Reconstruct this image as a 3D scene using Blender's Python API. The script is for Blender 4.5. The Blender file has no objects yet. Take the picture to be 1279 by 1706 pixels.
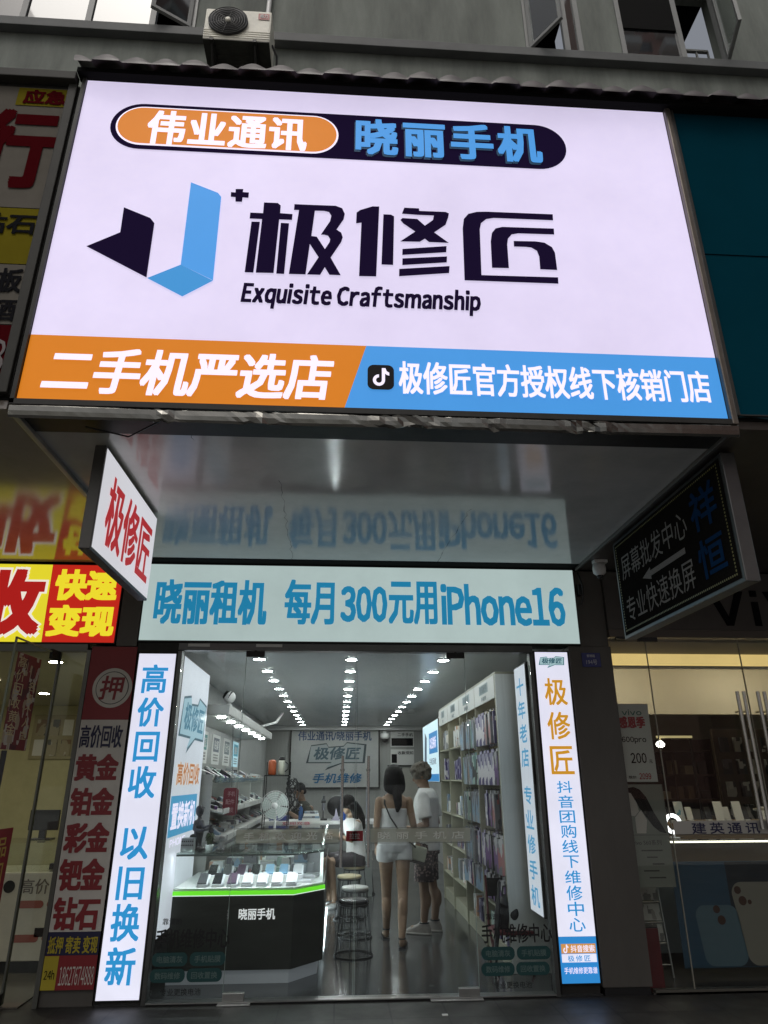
import bpy, bmesh, math, random
from mathutils import Vector, Matrix
R = math.radians
random.seed(11)
S = bpy.context.scene
C = S.collection

# ------------------------------------------------------------------ camera, sky, sun, exposure
CAM_R = Matrix(((0.99807143, 0.01984118, 0.05881969), (-0.06200019, 0.36543159, 0.92877108), (-0.00306666, -0.93062671, 0.36595699)))
CAM_P = Vector((0, -6.07, 1.55))
FPX, PCX, PCY = 1131.0, 639.5, 853.0
WR = Matrix(CAM_R)            # rows: world axes written in camera axes (x right, y down, z forward)
cam = bpy.data.cameras.new('camera'); co = bpy.data.objects.new('camera', cam); C.objects.link(co)
right = Vector((WR[0][0], WR[1][0], WR[2][0])); down = Vector((WR[0][1], WR[1][1], WR[2][1])); fwd = Vector((WR[0][2], WR[1][2], WR[2][2]))
fwd.normalize(); right = (right - fwd * right.dot(fwd)).normalized(); up = right.cross(fwd)
mw = Matrix((right, up, -fwd)).transposed().to_4x4(); mw.translation = CAM_P
co.matrix_world = mw
cam.sensor_fit = 'VERTICAL'; cam.sensor_height = 24.0; cam.lens = FPX / 1706.0 * 24.0
cam.clip_start = 0.05; cam.clip_end = 600
S.camera = co
def ray(px, py):
    return right * ((px - PCX) / FPX) - up * ((py - PCY) / FPX) + fwd
def at(px, py, Y):            # the point of the plane y = Y seen at a pixel of the 1279 x 1706 photograph
    v = ray(px, py); return CAM_P + v * ((Y - CAM_P.y) / v.y)
def atx(px, py, X):
    v = ray(px, py); return CAM_P + v * ((X - CAM_P.x) / v.x)

SUN_EL, SUN_ROT = 60, 198
w = bpy.data.worlds.new('World'); S.world = w; w.use_nodes = True
nt = w.node_tree; bg = nt.nodes['Background']
sky = nt.nodes.new('ShaderNodeTexSky'); sky.sky_type = 'NISHITA'; sky.sun_disc = False
sky.sun_elevation = R(SUN_EL); sky.sun_rotation = R(SUN_ROT); sky.dust_density = 6; sky.air_density = 1.4; sky.ozone_density = .6
hs = nt.nodes.new('ShaderNodeHueSaturation'); hs.inputs['Saturation'].default_value = .35
nt.links.new(sky.outputs[0], hs.inputs['Color']); nt.links.new(hs.outputs[0], bg.inputs[0]); bg.inputs[1].default_value = .088
sl = bpy.data.lights.new('sun', 'SUN'); so = bpy.data.objects.new('sun', sl); C.objects.link(so)
sl.energy = .5; sl.angle = R(25); sl.color = (1, .97, .92)
az = R(SUN_ROT); el = R(SUN_EL)
sdir = Vector((math.sin(az) * math.cos(el), math.cos(az) * math.cos(el), math.sin(el)))
so.rotation_euler = sdir.to_track_quat('Z', 'Y').to_euler()
so.location = (0, -8, 30)
S.view_settings.view_transform = 'Standard'; S.view_settings.look = 'None'
S.view_settings.exposure = 0.0; S.view_settings.gamma = 1
S.render.engine = 'CYCLES'
cy = S.cycles
cy.use_denoising = True; cy.max_bounces = 8; cy.diffuse_bounces = 4; cy.glossy_bounces = 4; cy.transparent_max_bounces = 24; cy.transmission_bounces = 4
cy.sample_clamp_indirect = 4.0; cy.caustics_reflective = False; cy.caustics_refractive = False

# ------------------------------------------------------------------ materials
def lin(c):
    if isinstance(c, str):
        c = c.lstrip('#'); c = [int(c[i:i + 2], 16) / 255 for i in (0, 2, 4)]
        return tuple(x / 12.92 if x <= .04045 else ((x + .055) / 1.055) ** 2.4 for x in c)
    return tuple(c)
_M = {}
def mat(name, col, rough=.5, metal=0., emit=0., ecol=None, noise=0., nscale=6., bump=0., bscale=80., ior=1.5, coat=0., stretch=None, alpha=None, rnoise=0., spec=None):
    if name in _M: return _M[name]
    col = lin(col)
    m = bpy.data.materials.new(name); m.use_nodes = True; n = m.node_tree; L = n.links; p = n.nodes['Principled BSDF']
    p.inputs['Base Color'].default_value = (*col, 1); p.inputs['Roughness'].default_value = rough; p.inputs['Metallic'].default_value = metal
    p.inputs['IOR'].default_value = ior; p.inputs['Coat Weight'].default_value = coat
    if spec is not None: p.inputs['Specular IOR Level'].default_value = spec
    if alpha is not None: p.inputs['Alpha'].default_value = alpha
    if emit:
        p.inputs['Emission Color'].default_value = (*(lin(ecol) if ecol else col), 1); p.inputs['Emission Strength'].default_value = emit
    if noise or bump or rnoise:
        tc = n.nodes.new('ShaderNodeTexCoord'); src = tc.outputs['Object']
        if stretch:
            mp = n.nodes.new('ShaderNodeMapping'); mp.inputs['Scale'].default_value = stretch; L.new(src, mp.inputs[0]); src = mp.outputs[0]
    if noise:
        t = n.nodes.new('ShaderNodeTexNoise'); t.inputs['Scale'].default_value = nscale; t.inputs['Detail'].default_value = 6; t.inputs['Roughness'].default_value = .65
        L.new(src, t.inputs[0])
        r = n.nodes.new('ShaderNodeMapRange'); r.inputs['From Min'].default_value = .3; r.inputs['From Max'].default_value = .7
        r.inputs['To Min'].default_value = 1 - noise; r.inputs['To Max'].default_value = 1 + noise * .6; L.new(t.outputs[0], r.inputs[0])
        v = n.nodes.new('ShaderNodeVectorMath'); v.operation = 'SCALE'; v.inputs[0].default_value = col; L.new(r.outputs[0], v.inputs['Scale'])
        L.new(v.outputs[0], p.inputs['Base Color'])
        if emit:
            v2 = n.nodes.new('ShaderNodeMath'); v2.operation = 'MULTIPLY'; v2.inputs[1].default_value = emit; L.new(r.outputs[0], v2.inputs[0]); L.new(v2.outputs[0], p.inputs['Emission Strength'])
    if rnoise:
        t = n.nodes.new('ShaderNodeTexNoise'); t.inputs['Scale'].default_value = nscale * .7; t.inputs['Detail'].default_value = 5; L.new(src, t.inputs[0])
        r = n.nodes.new('ShaderNodeMapRange'); r.inputs['From Min'].default_value = .3; r.inputs['From Max'].default_value = .7
        r.inputs['To Min'].default_value = max(.02, rough - rnoise); r.inputs['To Max'].default_value = rough + rnoise; L.new(t.outputs[0], r.inputs[0]); L.new(r.outputs[0], p.inputs['Roughness'])
    if bump:
        t = n.nodes.new('ShaderNodeTexNoise'); t.inputs['Scale'].default_value = bscale; t.inputs['Detail'].default_value = 4; L.new(src, t.inputs[0])
        b = n.nodes.new('ShaderNodeBump'); b.inputs['Strength'].default_value = bump; b.inputs['Distance'].default_value = .02; L.new(t.outputs[0], b.inputs['Height']); L.new(b.outputs[0], p.inputs['Normal'])
    _M[name] = m; return m
def printed(name, base, marks, scale=16, rough=.4, seed=0.):
    """printed packaging: blocks of a few ink colours"""
    if name in _M: return _M[name]
    m = mat(name, base, rough=rough); n = m.node_tree; L = n.links; p = n.nodes['Principled BSDF']
    tc = n.nodes.new('ShaderNodeTexCoord'); mp = n.nodes.new('ShaderNodeMapping'); mp.inputs['Location'].default_value = (seed, seed * .7, seed * .3); mp.inputs['Scale'].default_value = (1, 1, .55); L.new(tc.outputs['Object'], mp.inputs[0])
    v = n.nodes.new('ShaderNodeTexVoronoi'); v.distance = 'CHEBYCHEV'; v.inputs['Scale'].default_value = scale; L.new(mp.outputs[0], v.inputs[0])
    sp = n.nodes.new('ShaderNodeSeparateColor'); L.new(v.outputs['Color'], sp.inputs[0])
    r = n.nodes.new('ShaderNodeValToRGB'); r.color_ramp.interpolation = 'CONSTANT'; L.new(sp.outputs[0], r.inputs[0])
    r.color_ramp.elements[0].color = (*lin(base), 1); r.color_ramp.elements[1].color = (*lin(marks[0]), 1); r.color_ramp.elements[1].position = .55
    for i, c in enumerate(marks[1:]): e = r.color_ramp.elements.new(.7 + .13 * i); e.color = (*lin(c), 1)
    L.new(r.outputs[0], p.inputs['Base Color']); return m
def film(name, col, strength=1., base=.35, noise=0.0, nscale=1.2):
    """printed back-lit sign film: the print colour glows evenly"""
    if name in _M: return _M[name]
    c = lin(col)
    m = mat(name, tuple(x * base for x in c), rough=.45, emit=strength, ecol=c, noise=noise, nscale=nscale)
    m.node_tree.nodes['Principled BSDF'].inputs['Specular IOR Level'].default_value = .12
    return m
def glass(name, tint=(.94, .97, .96), ior=1.5, rough=0.0, haze=0.0, hazecol=(.5, .5, .5)):
    if name in _M: return _M[name]
    m = bpy.data.materials.new(name); m.use_nodes = True; n = m.node_tree; L = n.links
    for x in list(n.nodes):
        if x.type != 'OUTPUT_MATERIAL': n.nodes.remove(x)
    out = [x for x in n.nodes if x.type == 'OUTPUT_MATERIAL'][0]
    tr = n.nodes.new('ShaderNodeBsdfTransparent'); tr.inputs[0].default_value = (*tint, 1)
    gl = n.nodes.new('ShaderNodeBsdfGlossy'); gl.inputs['Roughness'].default_value = rough
    fr = n.nodes.new('ShaderNodeFresnel'); ge = n.nodes.new('ShaderNodeNewGeometry')       # both faces of a thin pane reflect alike
    ir = n.nodes.new('ShaderNodeMapRange'); ir.inputs['To Min'].default_value = ior; ir.inputs['To Max'].default_value = 1 / ior; L.new(ge.outputs['Backfacing'], ir.inputs['Value']); L.new(ir.outputs[0], fr.inputs[0])
    mx = n.nodes.new('ShaderNodeMixShader'); L.new(fr.outputs[0], mx.inputs[0]); L.new(tr.outputs[0], mx.inputs[1]); L.new(gl.outputs[0], mx.inputs[2])
    last = mx
    if haze:
        df = n.nodes.new('ShaderNodeBsdfDiffuse'); df.inputs[0].default_value = (*hazecol, 1)
        m2 = n.nodes.new('ShaderNodeMixShader'); m2.inputs[0].default_value = haze; L.new(mx.outputs[0], m2.inputs[1]); L.new(df.outputs[0], m2.inputs[2]); last = m2
    L.new(last.outputs[0], out.inputs[0]); _M[name] = m; return m
def tiles(name, col, grout, size, rough, gap=.004, noise=.15, rnoise=.08, bump=0):
    if name in _M: return _M[name]
    m = mat(name, col, rough=rough, noise=noise, nscale=2.5, rnoise=rnoise); n = m.node_tree; L = n.links; p = n.nodes['Principled BSDF']
    src = p.inputs['Base Color'].links[0].from_socket
    tc = n.nodes.new('ShaderNodeTexCoord'); br = n.nodes.new('ShaderNodeTexBrick'); br.offset = 0; br.squash = 1
    br.inputs['Scale'].default_value = 1; br.inputs['Brick Width'].default_value = size; br.inputs['Row Height'].default_value = size; br.inputs['Mortar Size'].default_value = gap
    L.new(tc.outputs['Object'], br.inputs[0])
    mx = n.nodes.new('ShaderNodeMix'); mx.data_type = 'RGBA'; L.new(br.outputs['Fac'], mx.inputs[0]); L.new(src, mx.inputs[6]); mx.inputs[7].default_value = (*lin(grout), 1)
    L.new(mx.outputs[2], p.inputs['Base Color'])
    return m

# ------------------------------------------------------------------ mesh building
class MB:
    def __init__(s): s.v = []; s.f = []; s.sm = []
    def add(s, vs, fs, smooth=False):
        o = len(s.v); s.v += [tuple(v) for v in vs]; s.f += [tuple(i + o for i in f) for f in fs]; s.sm += [smooth] * len(fs); return s
    def box(s, x0, x1, y0, y1, z0, z1, b=0., M=None):
        if b:
            bm = bmesh.new(); bmesh.ops.create_cube(bm, size=1)
            bmesh.ops.scale(bm, vec=(x1 - x0, y1 - y0, z1 - z0), verts=bm.verts); bmesh.ops.translate(bm, vec=((x0 + x1) / 2, (y0 + y1) / 2, (z0 + z1) / 2), verts=bm.verts)
            bmesh.ops.bevel(bm, geom=list(bm.edges), offset=b, segments=2, affect='EDGES', profile=.6, clamp_overlap=True)
            vs = [v.co.copy() for v in bm.verts]; fs = [[v.index for v in f.verts] for f in bm.faces]; bm.free()
        else:
            vs = [Vector((x, y, z)) for z in (z0, z1) for y in (y0, y1) for x in (x0, x1)]
            fs = [(0, 2, 3, 1), (4, 5, 7, 6), (0, 1, 5, 4), (1, 3, 7, 5), (3, 2, 6, 7), (2, 0, 4, 6)]
        if M is not None: vs = [M @ v for v in vs]
        return s.add(vs, fs)
    def quad(s, *p): return s.add(p, [tuple(range(len(p)))])
    def poly_prism(s, pts, d):
        """pts: 3-D polygon; d: extrusion vector"""
        n = len(pts); d = Vector(d); a = [Vector(p) for p in pts]
        return s.add(a + [p + d for p in a], [tuple(range(n))[::-1], tuple(range(n, 2 * n))] + [(i, (i + 1) % n, n + (i + 1) % n, n + i) for i in range(n)])
    def tube(s, path, r, n=8, cap=True, closed=False, smooth=True):
        P = [Vector(p) for p in path]; rs = r if isinstance(r, (list, tuple)) else [r] * len(P)
        vs = []; fs = []; prev = None
        for i, p in enumerate(P):
            if closed: t = (P[(i + 1) % len(P)] - P[i - 1]).normalized()
            else: t = (P[min(i + 1, len(P) - 1)] - P[max(i - 1, 0)]).normalized()
            if prev is None:
                a = t.orthogonal().normalized()
            else:
                a = (prev - t * prev.dot(t)); a = a.normalized() if a.length > 1e-6 else t.orthogonal().normalized()
            prev = a; b = t.cross(a)
            rr = rs[i] if isinstance(rs[i], (list, tuple)) else (rs[i], rs[i])
            for k in range(n):
                q = 2 * math.pi * k / n; vs.append(p + a * (math.cos(q) * rr[0]) + b * (math.sin(q) * rr[1]))
        m = len(P)
        for i in range(m if closed else m - 1):
            for k in range(n):
                j = (i + 1) % m; fs.append((i * n + k, i * n + (k + 1) % n, j * n + (k + 1) % n, j * n + k))
        s.add(vs, fs, smooth)
        if cap and not closed:
            s.add(vs[:n], [tuple(range(n))[::-1]]); s.add(vs[-n:], [tuple(range(n))])
        return s
    def lathe(s, prof, c=(0, 0, 0), n=24, axis='z', smooth=True, M=None):
        vs = []; fs = []
        for r, h in prof:
            for k in range(n):
                a = 2 * math.pi * k / n; x, y = r * math.cos(a), r * math.sin(a)
                v = {'z': (x, y, h), 'y': (x, h, y), 'x': (h, x, y)}[axis]
                v = Vector(v)
                if M is not None: v = M @ v
                vs.append(v + Vector(c))
        for i in range(len(prof) - 1):
            for k in range(n): fs.append((i * n + k, i * n + (k + 1) % n, (i + 1) * n + (k + 1) % n, (i + 1) * n + k))
        fs.append(tuple(range(n))[::-1]); fs.append(tuple(range((len(prof) - 1) * n, len(prof) * n)))
        return s.add(vs, fs, smooth)
    def mesh(s, name, m):
        me = bpy.data.meshes.new(name); me.from_pydata([tuple(v) for v in s.v], [], s.f); me.polygons.foreach_set('use_smooth', s.sm)
        bm = bmesh.new(); bm.from_mesh(me); bmesh.ops.recalc_face_normals(bm, faces=bm.faces); bm.to_mesh(me); bm.free()
        if m is not None: me.materials.append(m)
        me.update(); return me
def link(name, me, parent=None):
    o = bpy.data.objects.new(name, me); C.objects.link(o)
    if parent is not None:
        o.parent = parent
        if parent.type == 'EMPTY': o.matrix_parent_inverse = Matrix.Translation(-Vector(parent.location))
    return o
def obj(name, mb, m, parent=None, label=None): 
    o = link(name, mb.mesh(name, m), parent)
    if label: o['label'] = label
    return o
def thing(name, label, cat, loc=(0, 0, 0), group=None):
    o = bpy.data.objects.new(name, None); C.objects.link(o); o.empty_display_size = .1; o.location = loc
    return tag(o, label, cat, group)
def tag(o, label, cat, group=None, kind=None):
    if label: o['label'] = label
    if cat: o['category'] = cat
    if group: o['group'] = group
    if kind: o['kind'] = kind
    return o
def struct(name, mb, m):
    o = obj(name, mb, m); o['kind'] = 'structure'; return o
def dup(o, loc=None, rz=None, label=None):
    """a copy of a thing with copies of its parts and their sub-parts"""
    def cp(a, par):
        c = a.copy(); C.objects.link(c)
        if par is not None: c.parent = par; c.matrix_parent_inverse = a.matrix_parent_inverse
        for ch in [x for x in kids.get(a.name, [])]: cp(ch, c)
        return c
    kids = {}
    def walk(a):
        kids[a.name] = list(a.children)
        for ch in a.children: walk(ch)
    walk(o)
    c = cp(o, None)
    if loc is not None: c.location = loc
    if rz is not None: c.rotation_euler = (0, 0, rz)
    if label: c['label'] = label
    return c

# ------------------------------------------------------------------ flat frames, lettering
class Frame:
    """a flat face in the scene: origin, right, up; out = towards the reader"""
    def __init__(s, o, u, v): s.o = Vector(o); s.u = Vector(u); s.v = Vector(v); s.n = s.u.cross(s.v)
    def p(s, a, b, d=0.): return s.o + s.u * a + s.v * b + s.n * d
    def rect(s, mb, a0, b0, a1, b1, d=.004): return mb.quad(s.p(a0, b0, d), s.p(a1, b0, d), s.p(a1, b1, d), s.p(a0, b1, d))
    def poly(s, mb, pts, d=.004): return mb.quad(*[s.p(a, b, d) for a, b in pts])
    def rrect(s, mb, a0, b0, a1, b1, r, d=.004, n=10, skew=0):
        pts = []
        for cx_, cz_, q in ((a1 - r, b1 - r, 0), (a0 + r, b1 - r, 90), (a0 + r, b0 + r, 180), (a1 - r, b0 + r, 270)):
            for k in range(n + 1):
                t = R(q + 90 * k / n); pts.append((cx_ + r * math.cos(t) + skew * (cz_ - b0), cz_ + r * math.sin(t)))
        return s.poly(mb, pts, d)
FRONT = lambda Y: Frame((0, Y, 0), (1, 0, 0), (0, 0, 1))       # facade planes: a = x, b = z, out = -y
_TC = {}
def glyphs(body, bold=0., shear=0., sp=1.):
    k = (body, bold, shear, sp)
    if k in _TC: return _TC[k]
    c = bpy.data.curves.new('lettering', 'FONT'); c.body = body; c.offset = bold; c.shear = shear; c.resolution_u = 2; c.space_character = sp
    o = bpy.data.objects.new('lettering', c); C.objects.link(o)
    dg = bpy.context.evaluated_depsgraph_get(); dg.update()
    me = bpy.data.meshes.new_from_object(o.evaluated_get(dg))
    vs = [v.co.copy() for v in me.vertices]; fs = [tuple(p.vertices) for p in me.polygons]
    bpy.data.objects.remove(o); bpy.data.curves.remove(c); bpy.data.meshes.remove(me)
    x0 = min(v.x for v in vs); x1 = max(v.x for v in vs); y0 = min(v.y for v in vs); y1 = max(v.y for v in vs)
    q = [((v.x - x0) / max(x1 - x0, 1e-6), (v.y - y0) / max(y1 - y0, 1e-6)) for v in vs]
    _TC[k] = (q, fs); return _TC[k]
def latin(body, gap=.09, shear=0.):
    """Latin words set from the full-width letters of the same typeface as the Chinese, closed up to normal spacing"""
    k = ('latin', body, gap, shear)
    if k in _TC: return _TC[k]
    vs = []; fs = []; x = 0.
    for ch in body:
        if ch == ' ': x += .24; continue
        c = bpy.data.curves.new('lettering', 'FONT'); c.body = chr(ord(ch) + 0xFEE0); c.resolution_u = 2
        o = bpy.data.objects.new('lettering', c); C.objects.link(o); dg = bpy.context.evaluated_depsgraph_get(); dg.update()
        me = bpy.data.meshes.new_from_object(o.evaluated_get(dg)); gv = [v.co.copy() for v in me.vertices]; gf = [tuple(p.vertices) for p in me.polygons]
        bpy.data.objects.remove(o); bpy.data.curves.remove(c); bpy.data.meshes.remove(me)
        g0 = min(v.x for v in gv); g1 = max(v.x for v in gv); o_ = len(vs)
        vs += [(x + v.x - g0 + shear * v.y, v.y) for v in gv]; fs += [tuple(i + o_ for i in f) for f in gf]; x += g1 - g0 + gap
    x0 = min(v[0] for v in vs); x1 = max(v[0] for v in vs); y0 = min(v[1] for v in vs); y1 = max(v[1] for v in vs)
    _TC[k] = ([((a - x0) / (x1 - x0), (b - y0) / (y1 - y0)) for a, b in vs], fs); return _TC[k]
def text(mb, fr, body, a0, b0, a1, b1, bold=.02, d=.008, shear=0., sp=1.):
    q, fs = latin(body, .09 * sp, shear) if max(ord(c_) for c_ in body) < 127 else glyphs(body, 0., shear, sp); n_ = max(1, len(body.replace(' ', '')) if max(ord(c_) for c_ in body) > 999 else len(body) * .55)
    r_ = min((a1 - a0) / n_, b1 - b0) * bold * .9           # heavier strokes: the same outline printed several times, a hair apart
    offs = [(0, 0)] if bold <= 0 else [(r_ * a_, r_ * b_) for a_, b_ in ((1, 1), (1, -1), (-1, 1), (-1, -1), (0, 1), (0, -1), (1, 0), (-1, 0), (0, 0))]
    A0, A1, B0, B1 = a0 + r_ * (bold > 0), a1 - r_ * (bold > 0), b0 + r_ * (bold > 0), b1 - r_ * (bold > 0)
    for k, (ox, oy) in enumerate(offs): mb.add([fr.p(A0 + (A1 - A0) * x + ox, B0 + (B1 - B0) * y + oy, d + k * .00012) for x, y in q], fs)
    return mb
def textpx(mb, Y, body, px0, py0, px1, py1, **k):
    """lettering on the facade plane y = Y, sized from where the photograph shows it"""
    ym = (py0 + py1) / 2; xm = (px0 + px1) / 2
    return text(mb, FRONT(Y), body, at(px0, ym, Y).x, at(xm, py1, Y).z, at(px1, ym, Y).x, at(xm, py0, Y).z, **k)
def pts_px(fr_Y, pts, ox=0, oy=0, k=1.):
    out = []
    for x, y in pts:
        p = at(ox + x / k, oy + y / k, fr_Y); out.append((p.x, p.z))
    return out
def bubble_logo(face, fr, a0, b0, a1, b1, mo, mi, mt, d=.006, word='极修匠'):
    """the shop's outlined speech-bubble logo"""
    def shp(mb, g, dd):
        w_, h_ = a1 - a0, b1 - b0
        P = [(0 - g, .24 - g), (.05, .86 + g), (.32, .94 + g), (.36, .80 + g), (.62, .84 + g), (.68, .98 + g), (1 + g, .9 + g), (.97 + g, .24 - g), (.62, .24 - g), (.30, 0 - g * 2), (.42, .24 - g)]
        fr.poly(mb, [(a0 + x * w_, b0 + y * h_) for x, y in P], dd)
    m = MB(); shp(m, .03, d); obj('logo_outline', m, mo, face)
    m = MB(); shp(m, -.01, d + .003); obj('logo_bubble', m, mi, face)
    m = MB(); text(m, fr, word, a0 + (a1 - a0) * .1, b0 + (b1 - b0) * .34, a0 + (a1 - a0) * .93, b0 + (b1 - b0) * .82, bold=.03, d=d + .006, shear=.15); obj('logo_lettering', m, mt, face)
def voxel(mb, name, m, vox=.012, smooth=3, parent=None, fac=.5):
    """fuse overlapping closed pieces into one continuous skin"""
    o = bpy.data.objects.new('tmp', mb.mesh('tmp', None)); C.objects.link(o)
    r = o.modifiers.new('r', 'REMESH'); r.mode = 'VOXEL'; r.voxel_size = vox
    if smooth:
        sm = o.modifiers.new('s', 'SMOOTH'); sm.iterations = smooth; sm.factor = fac
    dg = bpy.context.evaluated_depsgraph_get(); dg.update()
    me = bpy.data.meshes.new_from_object(o.evaluated_get(dg)); bpy.data.objects.remove(o)
    me.name = name; me.materials.clear(); me.materials.append(m); me.polygons.foreach_set('use_smooth', [True] * len(me.polygons))
    return link(name, me, parent)

# ================================================================== materials
M_WALL = mat('grey_render', (.165, .182, .163), rough=.85, noise=.42, nscale=1.6, bump=.2, bscale=120, stretch=(1.6, 1, .3))
M_LEDGE = mat('dark_ledge_paint', (.10, .105, .105), rough=.7, noise=.2, nscale=3)
M_DARKMETAL = mat('dark_metal', (.026, .025, .023), rough=.5, spec=.25, noise=.3, nscale=9)
M_ALU = mat('brushed_aluminium', (.42, .42, .41), rough=.32, metal=1., noise=.12, nscale=14)
M_STEEL = mat('steel', (.55, .54, .52), rough=.2, metal=1.)
M_FRAME = mat('window_frame_paint', (.22, .225, .22), rough=.5, noise=.1)
M_PANE = mat('reflective_window_glass', (.012, .016, .018), rough=.03, ior=1.85)
M_MIRROR = mat('mirror_window_glass', (.02, .022, .024), rough=.03, ior=4.0)
M_ROOM = mat('dark_room', (.01, .01, .01), rough=.9, spec=.05)
M_GLASS = glass('shop_glass', (.93, .955, .95), 1.42)
M_CASEGLASS = glass('case_glass', (.95, .975, .965), 1.35)
M_BLACK = mat('black_plastic', (.012, .012, .013), rough=.4)
M_WHITE = mat('white_plastic', (.75, .75, .74), rough=.45)
M_WHITEPAPER = mat('white_paper', (.68, .68, .66), rough=.7)
M_PANELDK = mat('dark_cladding', (.10, .092, .082), rough=.45, noise=.2, nscale=3, stretch=(1, 1, .3))
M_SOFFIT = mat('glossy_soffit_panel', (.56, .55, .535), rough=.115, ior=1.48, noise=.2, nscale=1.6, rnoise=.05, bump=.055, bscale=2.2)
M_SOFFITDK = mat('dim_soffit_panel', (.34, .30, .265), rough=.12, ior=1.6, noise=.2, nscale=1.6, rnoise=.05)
M_TILE = mat('glazed_roof_tile', (.065, .053, .054), rough=.48, noise=.5, nscale=5, rnoise=.12)
F_WHITE = film('backlit_white', (.735, .665, .89), .87, base=.45, noise=.12, nscale=.6)
F_ORANGE = film('backlit_orange', (.66, .20, .013), .86, noise=.04)
F_BLUE = film('backlit_blue', (.064, .30, .72), .90, noise=.04)
F_BLUEDEEP = film('backlit_deep_blue', (.045, .25, .56), .98)
F_INK = film('backlit_ink', (.009, .005, .022), .7, base=.8); F_INK.node_tree.nodes['Principled BSDF'].inputs['Specular IOR Level'].default_value = 0
F_LETTER = film('backlit_letter_white', (.86, .80, .98), .98)

# ================================================================== ground
g = MB(); g.quad((-200, -200, 0), (200, -200, 0), (200, 200, 0), (-200, 200, 0))
struct('ground', g, tiles('pavement_tile', (.034, .033, .030), (.010, .010, .010), .4, .5, gap=.007, noise=.5, rnoise=.2))
g = MB(); g.box(-1.75, 2.05, .0, 11.6, -.05, .012); struct('shop_floor', g, tiles('grey_floor_tile', (.058, .06, .061), (.03, .03, .03), .8, .16, gap=.003, noise=.14, rnoise=.05))
g = MB(); g.box(-100, 100, -30, -8, -.05, .008); struct('road', g, mat('concrete_road', (.40, .39, .37), rough=.85, noise=.2, nscale=3))

# ================================================================== upper building
bld = thing('apartment_building', 'grey rendered upper storey with ledge and casement windows above the shop signs', 'building', (0, -.4, 3.6))
WY = -.4
def zw(px, py): return at(px, py, WY)
wl = MB()
wins = []          # (x0, x1, z0, z1)
zl = zw(640, 76).z                       # top of the ledge
wx = [(zw(-160, 20).x, zw(325, 46).x), (zw(876, 80).x, zw(972, 84).x), (zw(1037, 90).x, zw(1215, 97).x)]
ztop = zl + 1.55
edges = [-9.0] + [e for p in wx for e in p] + [9.0]
z0w = zl - .02
for i in range(0, len(edges), 2): wl.box(edges[i], edges[i + 1], WY, WY + .25, z0w, ztop)
wl.box(-9, 9, WY, WY + .25, 3.42, z0w); wl.box(-9, 9, WY, WY + .25, ztop, 17.5)
obj('wall', wl, M_WALL, bld)
sb_ = MB(); sb_.box(-9, 9, -.14, 12, 3.40, 3.6); obj('floor_slab', sb_, M_ROOM, bld)
lg = MB(); lg.box(-9, 9, WY - .11, WY - .002, zl - .17, zl - .03, b=.008); lg.box(-9, 9, WY - .07, WY - .002, zl - .026, zl + .012, b=.005); obj('ledge', lg, M_LEDGE, bld)
rm = MB()
for a, b in wx: rm = MB(); rm.box(a - .05, b + .05, WY + .9, WY + 1.0, z0w, ztop + .2); rm.box(a - .05, b + .05, WY + .26, WY + .9, ztop + .1, ztop + .2); obj('room_lining', rm, M_ROOM, bld)
def frame_bars(mb, x0, x1, z0, z1, y0, y1, t):
    mb.box(x0, x0 + t, y0, y1, z0, z1); mb.box(x1 - t, x1, y0, y1, z0, z1); mb.box(x0 + t, x1 - t, y0, y1, z0, z0 + t); mb.box(x0 + t, x1 - t, y0, y1, z1 - t, z1)
def window(x0, x1, muls, panes, sashes, mats):
    fr_ = MB(); frame_bars(fr_, x0, x1, z0w + .03, ztop, WY - .02, WY + .05, .06)
    for m_ in muls: fr_.box(m_ - .035, m_ + .035, WY - .015, WY + .045, z0w + .09, ztop - .06)
    f = obj('window', fr_, M_FRAME, bld)
    for i, (a, b, m_) in enumerate(panes):
        p = MB(); p.box(a, b, WY + .008, WY + .016, z0w + .085, ztop - .055); obj('pane', p, m_, f)
    for hx, width, ang, sm_ in sashes:      # side-hung casements standing open; width < 0: hinged on the right
        s_ = MB(); s_2 = MB()
        aw = abs(width); sg = 1 if width > 0 else -1
        frame_bars(s_, 0, aw, z0w + .08, ztop - .06, -.02, .02, .045); s_2.box(.045, aw - .045, -.004, .004, z0w + .125, ztop - .105)
        Mx = Matrix.Translation((hx, WY - .03, 0)) @ Matrix.Rotation(-sg * ang, 4, 'Z') @ Matrix.Diagonal((sg, 1, 1, 1))
        for q in (s_, s_2): q.v = [tuple(Mx @ Vector(v)) for v in q.v]
        so_ = obj('sash', s_, M_FRAME, f); obj('pane', s_2, sm_, so_)
    return f
x0, x1 = wx[0]
m1, m2, m3 = zw(40, 20).x, zw(148, 30).x, zw(254, 36).x
window(x0, x1, [m1, m2, m3], [(x0 + .05, m1 - .03, M_PANE), (m1 + .03, m2 - .03, M_PANE), (m2 + .03, m3 - .03, M_PANE)], [(x1 - .05, -(x1 - m3 - .05), .5, M_PANE)], None)
x0, x1 = wx[1]
mm = zw(946, 84).x
window(x0, x1, [mm], [(mm + .03, x1 - .05, M_PANE)], [(x0 + .05, mm - x0 - .06, .95, M_GLASS)], None)
x0, x1 = wx[2]
mm = zw(1140, 95).x
w3 = window(x0, x1, [mm], [(x0 + .05, mm - .03, M_MIRROR)], [(x1 - .04, -(x1 - mm - .08), 1.3, M_GLASS)], None)
m = MB(); m.box(x0 + .06, mm - .035, WY - .012, WY + .004, z0w + .62, ztop - .06); obj('dark_opening_sheet', m, M_ROOM, w3)  # dark sheet standing in for the unlit opening behind the upper pane
gr = MB()      # window guard seen through the open right leaf
for k in range(4): gr.box(mm + .08 + k * .16, mm + .10 + k * .16, WY + .3, WY + .32, z0w + .05, z0w + .75)
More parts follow.
